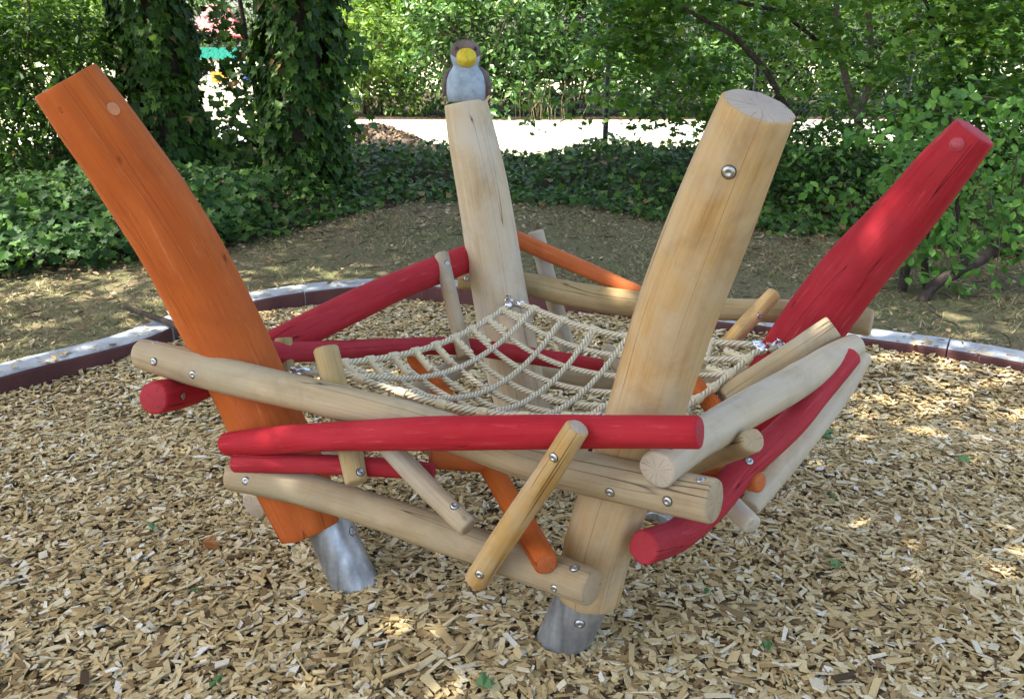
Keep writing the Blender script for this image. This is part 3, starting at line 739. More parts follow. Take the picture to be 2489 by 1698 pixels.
for (ka, kb, fs, ft) in EDGES:
    P = netp(fs(u), ft(u)); ea, eb = CORNER[ka][0], CORNER[kb][0]
    rope("edge_rope", np.vstack([ea + (P[0] - ea) * .15, P, eb + (P[-1] - eb) * .15]), .0112, net)
    FERR += [(ka, P[0]), (kb, P[-1])]
w = np.linspace(0, 1, 30)
for s in ST:
    rope("net_rope", netp(np.full(30, s), w), .0100, net)
for s in TT:
    P2 = netp(w, np.full(30, s)); P2[:, 2] += .012
    P2[0, 2] -= .012; P2[-1, 2] -= .012
    rope("net_rope", P2, .0100, net)

def cyl(V, F, a, b, r, sides=12, ch=.002):
    a = np.array(a, float); b = np.array(b, float); t = (b - a) / np.linalg.norm(b - a)
    n_ = np.cross(t, [0, 0, 1.]); 
    if np.linalg.norm(n_) < .1: n_ = np.cross(t, [1., 0, 0])
    n_ /= np.linalg.norm(n_); m_ = np.cross(t, n_)
    base = len(V)
    secs = [(a, r - ch), (a + t * ch, r), (b - t * ch, r), (b, r - ch)]
    for c, rad in secs:
        for j in range(sides):
            an = 2 * math.pi * j / sides; V.append(tuple(c + rad * (math.cos(an) * n_ + math.sin(an) * m_)))
    for i in range(3):
        for j in range(sides):
            k = (j + 1) % sides; F.append((base + i * sides + j, base + i * sides + k, base + (i + 1) * sides + k, base + (i + 1) * sides + j))
    F.append(tuple(base + j for j in reversed(range(sides)))); F.append(tuple(base + 3 * sides + j for j in range(sides)))
V, F = [], []
cyl(V, F, (-.017, 0, 0), (.017, 0, 0), .0155); cyl(V, F, (0, .008, 0), (0, .092, 0), .0132)
nt = len(F); MI = [0] * nt
for yy in (.026, .050, .074):                                  # dark discs coloured as the shade of drilled pin holes
    cyl(V, F, (0, yy, .0122), (0, yy, .0140), .0028, 8, .0005)
MI += [1] * (len(F) - nt)
TEE = pd_mesh("t_connector", V, F, [M['plastic'], M['recess']], False, MI)
def torus_mesh(name, Rr, r, mats, n1=20, n2=8, squash=1.0):
    V = []; F = []
    for i in range(n1):
        a = 2 * math.pi * i / n1
        for j in range(n2):
            b = 2 * math.pi * j / n2
            V.append(((Rr + r * math.cos(b)) * math.cos(a), (Rr + r * math.cos(b)) * math.sin(a) * squash, r * math.sin(b)))
    for i in range(n1):
        for j in range(n2):
            F.append((i * n2 + j, ((i + 1) % n1) * n2 + j, ((i + 1) % n1) * n2 + (j + 1) % n2, i * n2 + (j + 1) % n2))
    return pd_mesh(name, V, F, mats)
CLIP = torus_mesh("rope_clip", .0125, .0022, M['chrome'], 12, 5)
def basis_place(me, name, parent, p, X, Y):
    X = Vector(X).normalized(); Y = Vector(Y); Y = (Y - X * Y.dot(X)).normalized(); Z = X.cross(Y)
    if Z.z < 0: X = -X; Z = -Z
    o = bpy.data.objects.new(name, me); link(o, parent, p)
    o.rotation_euler = Matrix((X, Y, Z)).transposed().to_euler()
    return o
e = .01
for (a, b, da, db, ia, ib) in [q for s in ST for q in ((s, 0, e, 0, 0, e), (s, 1, e, 0, 0, -e))] + [q for s in TT for q in ((0, s, 0, e, e, 0), (1, s, 0, e, -e, 0))]:
    if True:
        p = netp(a, b); ed = netp(a + da, b + db) - p; inn = netp(a + ia * 8, b + ib * 8) - p
        basis_place(TEE, "t_connector", net, p, ed, inn)
for s in ST:
    for t in TT:
        p = netp(s, t); d1 = netp(s + e, t) - p; d2 = netp(s, t + e) - p
        o = place(CLIP, "rope_clip", net, p + np.array([0, 0, .006]), d1 / np.linalg.norm(d1) + d2 / np.linalg.norm(d2), 0)
# corners: aluminium ferrules, rope eyes, shackle and eye bolt in the post
EYE = torus_mesh("rope_eye", .018, .0085, M['rope'], 18, 8, 1.3)
SHK = torus_mesh("shackle", .019, .0058, M['chrome'], 20, 8, 1.75)
RING = torus_mesh("eye_bolt_ring", .017, .0058, M['chrome'], 18, 8)
EYE.uv_layers.new(name="UVMap")
def oriented(me, name, p, X, Yd, parent=net):
    X = Vector(X).normalized(); Yd = Vector(Yd); Yd = (Yd - X * Yd.dot(X)).normalized(); Z = X.cross(Yd)
    o = bpy.data.objects.new(name, me); link(o, parent, p)
    o.rotation_euler = Matrix((X, Yd, Z)).transposed().to_euler()
    return o
for key in 'LBFR':
    c, srf = CORNER[key]
    d = srf - c; d = d / np.linalg.norm(d); up = np.array([0, 0, 1.]); side = np.cross(d, up)
    for (kf, q) in FERR:
        if kf != key: continue
        e_ = (c - q) / np.linalg.norm(c - q); p0 = c - e_ * .030; p1 = c - e_ * .078
        V, F = [], []; mid = (p0 + p1) / 2
        cyl(V, F, p0 - mid, p1 - mid, .0160, 16)
        obj("ferrule", pd_mesh("ferrule", V, F, M['chrome'], True), net, mid)
        oriented(EYE, "rope_eye", p0 + e_ * .016, np.cross(e_, up), e_)
    oriented(SHK, "shackle", c + d * .030, up, d)
    pin = c + d * .048
    V, F = [], []
    cyl(V, F, -up * .026, up * .026, .0058, 10); cyl(V, F, up * .022, up * .032, .0105, 6, .001)
    obj("shackle_pin", pd_mesh("shackle_pin", V, F, M['chrome'], False), net, pin)
    oriented(RING, "eye_bolt_ring", srf - d * .022, d, side)
    V, F = [], []
    cyl(V, F, -d * .012, d * .03, .0075, 10); cyl(V, F, -d * .004, d * .002, .020, 18, .001)
    obj("eye_bolt", pd_mesh("eye_bolt", V, F, M['chrome'], False), net, srf)

# ------------------------------------------------------------------ the carved bird on its post
tp = LOGS['P_bird'][1][-1]
BX, BY, BZ = tp[0] + .006, tp[1] - .005, tp[2] + .001
bird = empty("carved_bird", (BX, BY, BZ))
tag(bird, "carved wooden bird with yellow beak and pale blue breast on top of the back post", "bird figure")
def bird_paint():
    t = NT("bird_paint", .75)
    tc = t.node("ShaderNodeTexCoord").outputs["Object"]
    sp = t.node("ShaderNodeSeparateXYZ"); t.link(tc, sp.inputs[0])
    x, y, z = sp.outputs
    n = t.noise(tc, 28, 4); fine = t.noise(tc, 260, 2)
    # breast: the front, between the wings; face: brown cap above a line that dips over the beak
    ax = t.math('ABSOLUTE', t.math('ADD', x, -.004))
    front = t.math('LESS_THAN', t.math('ADD', y, t.math('MULTIPLY', ax, .35)), t.math('ADD', -.012, t.math('MULTIPLY', n, .004)))
    capline = t.math('ADD', .163, t.math('MULTIPLY', ax, .60))
    under = t.math('LESS_THAN', z, capline)
    pale = t.math('MULTIPLY', front, under)
    blue = t.ramp(n, [(.25, (.24, .30, .35)), (.55, (.36, .45, .52)), (.8, (.42, .52, .60))])
    base_grey = t.ramp(t.math('ADD', z, t.math('MULTIPLY', n, .05)), [(.02, (1, 1, 1)), (.075, (0, 0, 0))])  # breast colour turns greyer towards the base
    blue = t.mix(t.math('MULTIPLY', base_grey, .55), blue, (.17, .165, .165))
    brown = t.ramp(n, [(.3, (.085, .055, .045)), (.7, (.15, .10, .085))])
    c = t.mix(pale, brown, blue)
    c = t.mix(.35, c, t.ramp(fine, [(.3, (.6, .6, .6)), (.7, (1, 1, 1))]), 'MULTIPLY')
    ch = t.node("ShaderNodeTexVoronoi", Scale=75.0); t.link(t.mapping(tc, (1, 1, .45)), ch.inputs["Vector"])
    t.color(c); t.bump(t.math('ADD', t.math('ADD', n, t.math('MULTIPLY', fine, .5)), t.math('MULTIPLY', ch.outputs["Distance"], .8)), .5, .004)
    return t.m
MB_ = bird_paint()
bird.scale = (.93, .93, .895)
# (z, half width, half depth, centre y)
sec = [(0, .078, .075, .006), (.004, .082, .079, .006), (.03, .086, .084, .005), (.07, .087, .085, .003), (.105, .081, .080, .001), (.130, .072, .071, -.001), (.146, .060, .061, -.003),
       (.156, .054, .057, -.005), (.166, .0545, .058, -.006), (.180, .0590, .062, -.008), (.200, .0622, .065, -.009), (.220, .0618, .064, -.007), (.240, .0565, .058, -.003), (.255, .047, .048, .0), (.266, .032, .033, .003), (.272, .014, .015, .004)]
Zs = np.array([s_[0] for s_ in sec]); zz = np.r_[np.linspace(0, .004, 2), np.linspace(.010, .272, 44)]
V, F = [], []; nb = 40
for z in zz:
    hw, hd, cy = (np.interp(z, Zs, [s_[k] for s_ in sec]) for k in (1, 2, 3))
    for j in range(nb):
        a = 2 * math.pi * j / nb; ca, sa = math.cos(a), math.sin(a)
        k_ = (abs(ca) ** 2.5 + abs(sa) ** 2.5) ** (-1 / 2.5)
        V.append((hw * ca * k_ * 1.05, hd * sa * k_ + cy, z * .975))
for i in range(len(zz) - 1):
    for j in range(nb):
        k = (j + 1) % nb; F.append((i * nb + j, i * nb + k, (i + 1) * nb + k, (i + 1) * nb + j))
F.append(tuple(reversed(range(nb)))); F.append(tuple(range((len(zz) - 1) * nb, len(zz) * nb)))
bo = obj("body", pd_mesh("bird_body", V, F, MB_), bird, (BX, BY, BZ))
def blob(name, secs, axis_fn, mats, n_=24):
    V, F = [], []
    for sct in secs:
        for j in range(n_):
            a = 2 * math.pi * j / n_; V.append(axis_fn(sct, math.cos(a), math.sin(a)))
    m = len(secs)
    for i in range(m - 1):
        for j in range(n_):
            k = (j + 1) % n_; F.append((i * n_ + j, i * n_ + k, (i + 1) * n_ + k, (i + 1) * n_ + j))
    F.append(tuple(reversed(range(n_)))); F.append(tuple(range((m - 1) * n_, m * n_)))
    return pd_mesh(name, V, F, mats)
def yellow():
    t = NT("yellow_beak_paint", .6)
    tc = t.node("ShaderNodeTexCoord").outputs["Object"]; n = t.noise(tc, 60, 4)
    t.color(t.ramp(n, [(.3, (.50, .36, .012)), (.7, (.66, .52, .02))])); t.bump(n, .3, .002); return t.m
M['yellow'] = yellow()
# beak: broad rounded root, pinched to a ridge that points a little down
bs = [(-.030, .034, .034, .0), (-.048, .0385, .037, .0), (-.060, .0385, .037, -.001), (-.070, .036, .034, -.003), (-.080, .030, .028, -.006), (-.090, .020, .019, -.010), (-.098, .009, .010, -.014), (-.102, .002, .003, -.016)]
def beak_pt(s_, c, sn):
    y, hw, hh, cz = s_
    k_ = (abs(c) ** 1.35 + abs(sn) ** 1.35) ** (-1 / 1.35) if y < -.068 else (abs(c) ** 2.4 + abs(sn) ** 2.4) ** (-1 / 2.4)
    return (hw * 1.1 * c * k_ + .006, y - .008, .190 + cz + hh * 1.08 * sn * k_)
beak = obj("beak", blob("bird_beak", bs, beak_pt, M['yellow']), bird, (BX, BY, BZ))
V, F = [], []
for sx in (-1, 1):                                             # the mouth line, a dark bar coloured as the shade of a groove
    pass
me, org = tube_mesh("mouth_line", [(BX - .024, BY - .079, BZ + .183, .0012), (BX - .010, BY - .100, BZ + .180, .0012), (BX + .006, BY - .1075, BZ + .178, .0012), (BX + .022, BY - .100, BZ + .180, .0012), (BX + .036, BY - .079, BZ + .183, .0012)], M['recess'], 6, .006)
obj("mouth_line", me, beak, org)
EYEM = dome_mesh("eye", [simple("eye_black", (.02, .014, .012), .25), M['recess']], .0065, .003, None, 14)
for sx in (-1, 1):
    place(EYEM, "eye", bird, (BX + .004 + sx * .041, BY - .0605, BZ + .2275), (sx * .55, -1, .18), -.001)
for sx in (-1, 1):
    ws = [(.150, .006, .020, .010), (.145, .012, .028, .010), (.125, .019, .042, .012), (.095, .022, .053, .014), (.060, .021, .054, .018), (.035, .016, .044, .024), (.022, .008, .028, .030), (.019, .003, .012, .032)]
    def wing_pt(s_, c, sn, sx=sx):
        z, hw, hd, cy = s_
        cx = sx * (np.interp(z, Zs, [q[1] for q in sec]) * 1.05 - .002)
        return (cx + hw * c, cy + hd * sn, z)
    obj("wing", blob("bird_wing", ws, wing_pt, simple("wing_brown_paint", (.12, .09, .072), .8, 0, .35, 45, .5)), bird, (BX, BY, BZ))

# ------------------------------------------------------------------ vegetation helpers
LEAF_IVY = np.array([(0, 0, 0), (.10, -.16, .02), (.46, -.14, .05), (.34, .14, .03), (.40, .46, .06), (.16, .44, .02), (0, .92, .05), (-.16, .44, .02), (-.40, .46, .06), (-.34, .14, .03), (-.46, -.14, .05), (-.10, -.16, .02)])
IVY_F = np.array([(0, i, i + 1) for i in range(1, 11)] + [(0, 11, 1)])
LEAF_OVAL = np.array([(0, -.5, 0), (.24, -.15, .05), (.22, .2, .05), (0, .55, -.02), (-.22, .2, .05), (-.24, -.15, .05)])
OVAL_F = np.array([(0, 1, 2), (0, 2, 3), (0, 3, 4), (0, 4, 5)])
LEAF_RHOMB = np.array([(0, -.5, 0), (.27, .02, .04), (0, .55, 0), (-.27, .02, .04)])
RHOMB_F = np.array([(0, 1, 2), (0, 2, 3)])
LEAF_MAPLE = np.array([(0, -.42, 0), (.20, -.30, .03), (.50, -.22, .07), (.30, .0, .03), (.46, .30, .07), (.16, .22, .03), (0, .58, .03), (-.16, .22, .03), (-.46, .30, .07), (-.30, .0, .03), (-.50, -.22, .07), (-.20, -.30, .03)])
MAPLE_F = np.array([(0, i, i + 1) for i in range(1, 11)])

def leaves(P, Nrm, size, tmpl, faces, spread=.5, droop=None):
    """A leaf at each point, its face turned to Nrm (plus scatter); droop points the tip down."""
    n = len(P)
    Nn = Nrm + rng.normal(0, spread, (n, 3)); Nn /= np.linalg.norm(Nn, axis=1)[:, None] + 1e-9
    up = rng.normal(0, 1, (n, 3))
    if droop is not None: up = up * (1 - droop) + np.array([0, 0, -1.6]) * droop
    Yv = up - Nn * (up * Nn).sum(1)[:, None]; Yv /= np.linalg.norm(Yv, axis=1)[:, None] + 1e-9
    Xv = np.cross(Yv, Nn)
    sz = (size * rng.uniform(.5, 1.35, n))[:, None, None]
    t = tmpl[None]
    V = P[:, None, :] + sz * (t[:, :, :1] * Xv[:, None, :] + t[:, :, 1:2] * Yv[:, None, :] + t[:, :, 2:3] * Nn[:, None, :] * 1.5)
    k = len(tmpl)
    F = (np.arange(n)[:, None, None] * k + faces[None]).reshape(-1, 3)
    return V.reshape(-1, 3), F

def tubes(segs, sides=6):
    """Many tapered branches (polylines of x,y,z,r) as one skin."""
    AV, AF = [], []; base = 0
    for pts in segs:
        S = np.array(pts, float); C = S[:, :3]
        T, N_, B_ = frames(C)
        th = np.linspace(0, 2 * np.pi, sides, endpoint=False)
        V = C[:, None] + S[:, 3][:, None, None] * (np.cos(th)[None, :, None] * N_[:, None] + np.sin(th)[None, :, None] * B_[:, None])
        V = V.reshape(-1, 3); m = len(C)
        for i in range(m - 1):
            for j in range(sides):
                k = (j + 1) % sides
                AF.append((base + i * sides + j, base + i * sides + k, base + (i + 1) * sides + k, base + (i + 1) * sides + j))
        AV.append(V); base += len(V)
    return np.vstack(AV), np.array(AF)

def branch(a, b, r0, r1, n_=6, wob=.06, seed_rng=None):
    a = np.array(a, float); b = np.array(b, float); L_ = np.linalg.norm(b - a)
    t = np.linspace(0, 1, n_)[:, None]
    p = a + (b - a) * t + rng.normal(0, wob * L_ * .3, (n_, 3)) * np.sin(np.pi * t) ; p[:, 2] += (np.sin(np.pi * t[:, 0]) * L_ * wob)
    return np.c_[p, r0 + (r1 - r0) * t[:, 0]]

def crown_points(center, radii, ncl, per, clr, shell=.55, flat=.55):
    c = np.array(center); r = np.array(radii)
    d = rng.normal(0, 1, (ncl, 3)); d /= np.linalg.norm(d, axis=1)[:, None]
    q = d * (rng.uniform(shell ** 3, 1, ncl) ** (1 / 3))[:, None]
    q *= (1 + .22 * np.sin(5 * d[:, :1] + 3 * d[:, 1:2] + 2) + .12 * rng.normal(0, 1, (ncl, 1)))
    cl = c + q * r
    cnt = rng.poisson(per, ncl).clip(1)
    idx = np.repeat(np.arange(ncl), cnt)
    rad = rng.uniform(.6, 1.5, ncl)[idx][:, None]
    off = rng.normal(0, 1, (len(idx), 3)) * clr * rad; off[:, 2] *= flat
    P = cl[idx] + off
    out = (P - c) / r; out /= np.linalg.norm(out, axis=1)[:, None] + 1e-9
    return P, out, cl

def shrub(name, label, cat, base, center, radii, nleaf, size, mat, group=None, tmpl=LEAF_OVAL, faces=OVAL_F, ncl=90, clr=.16, stems=9, bark='twig', stem_r=.02, zmin=.12, shell=.5, upw=.6, droop=None, stem_start=0.0):
    root = empty(name, (base[0], base[1], LAWN_Z)); tag(root, label, cat, group)
    P, out, cl = crown_points(center, radii, ncl, nleaf / ncl, clr, shell)
    k = P[:, 2] > zmin; P, out = P[k], out[k]
    V, F = leaves(P, out * (1 - upw) + np.array([0, 0, 1.]) * upw, size, tmpl, faces, .5, droop)
    org = np.array([base[0], base[1], LAWN_Z])
    segs = []
    pick = rng.choice(len(cl), min(stems, len(cl)), replace=False)
    for j in pick:
        tgt = cl[j].copy(); tgt[2] = max(tgt[2], .4)
        b0 = np.array([base[0] + rng.normal(0, .10 * radii[0]), base[1] + rng.normal(0, .10 * radii[1]), LAWN_Z - .03])
        br = branch(b0, tgt, stem_r, stem_r * .25, 7, .10); segs.append(br)
        for _ in range(2):
            s_ = br[rng.integers(3, 6)]; e_ = cl[rng.integers(len(cl))]
            if np.linalg.norm(e_ - s_[:3]) < max(radii) * 1.1: segs.append(branch(s_[:3], e_, stem_r * .35, stem_r * .12, 5, .08))
    Vs, Fs = tubes(segs, 6)
    obj("stems", fast_mesh(name + "_stems", Vs - org, Fs, M[bark], True), root, org)
    obj("foliage", fast_mesh(name + "_foliage", V - org, F, M[mat], False), root, org)
    return root

# ------------------------------------------------------------------ ivy bank
EDGE = np.array([(-9, 5.0), (-5, 5.4), (-3.55, 5.97), (-3.12, 6.37), (-2.57, 6.72), (-2.17, 7.13), (-1.71, 8.2), (-1.0, 9.3), (-.29, 9.35), (.62, 9.0), (1.37, 8.15), (2.27, 7.68), (2.94, 7.35), (3.4, 6.9), (4.4, 6.3), (6, 6.0), (10, 5.6)])
def bank_h(x, y):
    d = y - np.interp(x, EDGE[:, 0], EDGE[:, 1])
    s_ = np.clip(d / 1.9, 0, 1); s_ = s_ * s_ * (3 - 2 * s_)
    back = np.clip((11.9 - y) / 1.1, 0, 1)
    return LAWN_Z + (.27 * s_ + .05 * np.sin(1.9 * x + y) * s_ + .04 * np.sin(4.1 * x - 2 * y) * s_) * back
gx, gy = np.meshgrid(np.arange(-9, 10.01, .2), np.arange(5.0, 12.01, .2))
d = gy - np.interp(gx, EDGE[:, 0], EDGE[:, 1])
V = np.c_[gx.ravel(), gy.ravel(), bank_h(gx, gy).ravel() + np.where(d.ravel() > 0, .004, -.12)]
nx = gx.shape[1]; ii, jj = np.meshgrid(np.arange(gx.shape[0] - 1), np.arange(nx - 1), indexing='ij')
F = np.stack([ii * nx + jj, ii * nx + jj + 1, (ii + 1) * nx + jj + 1, (ii + 1) * nx + jj], -1).reshape(-1, 4)
M['soil'] = simple("bank_soil", (.05, .036, .022), .95, 0, .5, 60, .8, .1)
bk = obj("ivy_bank_terrain", fast_mesh("ivy_bank_terrain", V, F, M['soil'], True)); tag(bk, "low earth bank under the ivy", None, None, "structure")
PN = 62000
P = np.c_[rng.uniform(-8, 9, PN), rng.uniform(5.2, 11.8, PN)]
d = P[:, 1] - np.interp(P[:, 0], EDGE[:, 0], EDGE[:, 1]) + .25 * np.sin(P[:, 0] * 6) * .4 + rng.normal(0, .10, PN)
lim = np.abs(P[:, 0]) < .62 * P[:, 1] + 1.2
P = P[(d > 0) & lim]; d = d[(d > 0) & lim]
tuft = .5 + .5 * np.sin(P[:, 0] * 3.1 + np.sin(P[:, 1] * 2.3) * 2) * np.sin(P[:, 1] * 3.7 + 1)
P3 = np.c_[P, bank_h(P[:, 0], P[:, 1]) + rng.uniform(.01, .10, len(P)) + .24 * tuft * rng.uniform(0, 1, len(P)) ** 1.5 * np.clip(d, 0, 1)]
V, F = leaves(P3, np.tile([0, -.45, .9], (len(P3), 1)), .070, LEAF_IVY, IVY_F, .46, .35)
iv = obj("ivy_ground_cover", fast_mesh("ivy_ground_cover", V, F, M['ivy'])); tag(iv, "dense dark ivy covering the bank behind the lawn", "ivy", None, "stuff")
# paler leafy weeds at the far left of the bank
PN = 5200
P = np.c_[rng.uniform(-5.2, -2.2, PN), rng.uniform(5.6, 8.6, PN)]
d = P[:, 1] - np.interp(P[:, 0], EDGE[:, 0], EDGE[:, 1]) + .12 + rng.normal(0, .06, PN)
P = P[(d > 0) & (d < 1.7)]
P3 = np.c_[P, bank_h(P[:, 0], P[:, 1]) + rng.uniform(.08, .30, len(P))]
V, F = leaves(P3, np.tile([.1, -.4, .9], (len(P3), 1)), .085, LEAF_MAPLE, MAPLE_F, .38, .3)
wv = obj("leafy_weeds", fast_mesh("leafy_weeds", V, F, M['bank_leaf'])); tag(wv, "mid green leafy weeds along the bank behind the orange post", "weeds", None, "stuff")

# grass and litter on the lawn
PN = 210000
P = np.c_[rng.uniform(-5, 6, PN), rng.uniform(3.0, 9.6, PN)]
d = np.interp(P[:, 0], EDGE[:, 0], EDGE[:, 1]) - P[:, 1]
dens = .5 + .5 * np.sin(P[:, 0] * 1.9 + 1) * np.sin(P[:, 1] * 2.3 + P[:, 0]) + .35 * np.sin(P[:, 0] * 7 + 2 * P[:, 1])
k = (d > -.2) & ~inside(P, KO + nrm * .02) & (np.abs(P[:, 0]) < .62 * P[:, 1] + .8) & (rng.uniform(0, 1, PN) < dens.clip(.12, 1))
P = P[k]; m = len(P)
hgt = rng.uniform(.008, .032, m); a = rng.uniform(0, 6.28, m); lean = rng.normal(0, .035, (m, 2)); wd = rng.uniform(.0025, .005, m)
V = np.zeros((m, 3, 3)); V[:, 0, :2] = P + np.c_[np.cos(a), np.sin(a)] * wd[:, None]; V[:, 1, :2] = P - np.c_[np.cos(a), np.sin(a)] * wd[:, None]
V[:, :2, 2] = LAWN_Z - .002; V[:, 2, :2] = P + lean; V[:, 2, 2] = LAWN_Z + hgt
gr = obj("grass", fast_mesh("grass", V.reshape(-1, 3), np.arange(m * 3).reshape(-1, 3), M['straw'])); tag(gr, "short dry grass on the lawn behind the kerb", "grass", None, "stuff")
PN = 11000
P = np.c_[rng.uniform(-5, 6, PN), rng.uniform(4.0, 9.6, PN)]
d = np.interp(P[:, 0], EDGE[:, 0], EDGE[:, 1]) - P[:, 1]
k = (d > -.3) & ~inside(P, KI + nrm * .02) & (rng.uniform(0, 1, PN) < np.exp(-np.abs(d) / 1.0) + .25)
P = P[k]
zl = np.where(inside(P, KO), KERB_H + .008, LAWN_Z + .016)
V, F = leaves(np.c_[P, zl + rng.uniform(0, .012, len(P))], np.tile([0, 0, 1.], (len(P), 1)), .045, LEAF_OVAL, OVAL_F, .35)
lt = obj("leaf_litter", fast_mesh("leaf_litter", V, F, M['litter'])); tag(lt, "dry fallen leaves scattered over the lawn and kerb", "leaf litter", None, "stuff")

PN = 1500
P = np.c_[rng.uniform(-5, 6, PN), rng.uniform(4.2, 9.6, PN)]
k = (np.interp(P[:, 0], EDGE[:, 0], EDGE[:, 1]) > P[:, 1] - .3) & ~inside(P, KO + nrm * .02); P = P[k]
V, F = leaves(np.c_[P, np.full(len(P), LAWN_Z + .018)], np.tile([0, 0, 1.], (len(P), 1)), .12, LEAF_RHOMB * np.array([.12, 1.0, 1]), RHOMB_F, .12)
tl = obj("twig_litter", fast_mesh("twig_litter", V, F, M['twig'])); tag(tl, "small dry twigs scattered over the lawn", "twigs", None, "stuff")

# ------------------------------------------------------------------ the two ivy-clad trees and their crowns
def tree(name, label, base, r, height, lean, crown_c, crown_r, nleaf, ivy=True, leaf=.15, ncl=160, seed=0, mat='canopy', fringe=()):
    root = empty(name, (base[0], base[1], LAWN_Z)); tag(root, label, "tree", "shade trees around the play area")
    org = np.array([base[0], base[1], LAWN_Z])
    top = np.array([base[0] + lean[0], base[1] + lean[1], height])
    tr = np.array([(base[0], base[1], -.15, r * 1.5), (base[0], base[1], .25, r * 1.15), (base[0] + lean[0] * .25, base[1] + lean[1] * .25, height * .3, r), (base[0] + lean[0] * .6, base[1] + lean[1] * .6, height * .65, r * .8), (*top, r * .5)])
    me, o2 = tube_mesh("trunk", tr, M['bark'], 22, .12, .05, 0, 0, seed, None, True, 1, .08)
    tk = obj("trunk", me, root, o2)
    segs = []
    for k in range(16):
        an = rng.uniform(0, 6.28); tgt = np.array(crown_c) + np.array(crown_r) * np.array([math.cos(an), math.sin(an), rng.uniform(-.4, .6)]) * rng.uniform(.45, .9)
        h0 = rng.uniform(.62, 1); st = np.array([base[0] + lean[0] * h0, base[1] + lean[1] * h0, height * h0])
        br = branch(st, tgt, r * .38, r * .08, 7, .10); segs.append(br)
        for _ in range(2):
            p0 = br[rng.integers(2, 6)]; segs.append(branch(p0[:3], p0[:3] + rng.normal(0, 1, 3) * np.array([1.1, 1.1, .6]), r * .14, r * .04, 5, .1))
    V, F = tubes(segs, 7)
    obj("limbs", fast_mesh(name + "_limbs", V - org, F, M['bark'], True), root, org)
    P, out, cl = crown_points(crown_c, crown_r, ncl, nleaf / ncl, .42, .25, .6)
    P = P[P[:, 2] > 3.4]
    V, F = leaves(P, np.tile([0, 0, 1.], (len(P), 1)), leaf, LEAF_RHOMB * np.array([1.5, 1, 1]), RHOMB_F, .55)
    obj("crown", fast_mesh(name + "_crown", V - org, F, M[mat]), root, org)
    if ivy:
        nI = 9500; z = rng.uniform(.05, 4.2, nI); an = rng.uniform(0, 6.28, nI)
        bump = .05 * np.sin(3 * an + 2.3 * z) + .05 * np.sin(5 * an - 3.1 * z + 1) + .03 * np.sin(9 * z)
        rr = r * 1.02 + rng.uniform(.0, .10, nI) + np.clip(bump, -.02, .2) + .10 * np.exp(-z / .35)
        side = (.10 * np.clip(np.cos(an - .3), 0, 1) * rng.uniform(0, 1, nI) * (1 + .8 * np.sin(z * 4)))
        rr = rr + side
        gap = np.sin(4 * an + 5 * z) + np.sin(7 * an - 6 * z) > -1.35
        px = base[0] + lean[0] * z / height + rr * np.cos(an); py = base[1] + lean[1] * z / height + rr * np.sin(an)
        P = np.c_[px, py, z][gap]; nr = np.c_[np.cos(an), np.sin(an), np.full(nI, .35)][gap]
        for (ox, oz, wx, wz, m_) in fringe:                  # ragged side shoots
            q = np.c_[rng.normal(base[0] + ox, wx, m_), rng.normal(base[1] - .05, .12, m_), rng.normal(oz, wz, m_)]
            q[:, 0] += .12 * np.sin(q[:, 2] * 9); P = np.vstack([P, q]); nr = np.vstack([nr, np.tile([.3, -.8, .4], (m_, 1))])
        V, F = leaves(P, nr, .095, LEAF_IVY, IVY_F, .38, .75)
        o = obj("ivy", fast_mesh(name + "_ivy", V - org, F, M['ivy']), root, org)
    return root
tree("ivy_tree", "ivy covered tree trunk just behind the orange post", (-3.50, 9.45), .26, 6.2, (-.35, -.3), (-4.2, 8.2, 7.4), (4.0, 3.8, 2.2), 15000, True, .16, 150, 3)
tree("ivy_tree", "ivy covered tree trunk between the orange post and the bird post", (-2.22, 9.25), .27, 6.5, (.45, -.4), (-1.2, 7.6, 7.8), (3.6, 3.9, 2.1), 14000, True, .16, 150, 4, 'canopy', [(.50, 1.75, .11, .25, 170), (.58, 1.25, .09, .18, 80), (.46, .75, .08, .14, 60), (-.55, .75, .16, .20, 150), (-.45, 1.5, .10, .3, 80)])
tree("shade_tree", "broad shade tree standing outside the picture beside the chip pit", (-5.6, 1.8), .28, 6.0, (.5, .3), (-3.4, 2.4, 7.2), (4.4, 4.4, 2.0), 23000, False, .16, 200, 6)

tree("shade_tree", "unseen tree added behind the viewer to shade the nest", (-3.4, -3.2), .28, 6.0, (.6, .4), (.2, -1.6, 7.0), (4.2, 3.4, 1.8), 13000, False, .16, 150, 8)  # unseen crown added to block sky light overhead and from behind

# slim young trunk leaning between the two ivy trees
yt = empty("young_tree", (-2.75, 10.1, LAWN_Z)); tag(yt, "thin dark sapling trunk standing between the two ivy trees", "sapling")
V, F = tubes([np.array([(-2.72, 10.1, .1, .035), (-2.78, 10.05, 1.0, .03), (-2.88, 10.1, 2.0, .026), (-3.0, 10.1, 3.2, .02)])], 8)
org = np.array([-2.75, 10.1, LAWN_Z]); obj("trunk", fast_mesh("sapling_trunk", V - org, F, M['bark'], True), yt, org)
P, out, cl = crown_points((-2.92, 10.0, 1.45), (.72, .45, .95), 46, 22, .08, .2)
V, F = leaves(P, np.tile([0, -.4, .9], (len(P), 1)), .085, LEAF_MAPLE, MAPLE_F, .5, .3)
obj("foliage", fast_mesh("sapling_foliage", V - org, F, M['ivy']), yt, org)

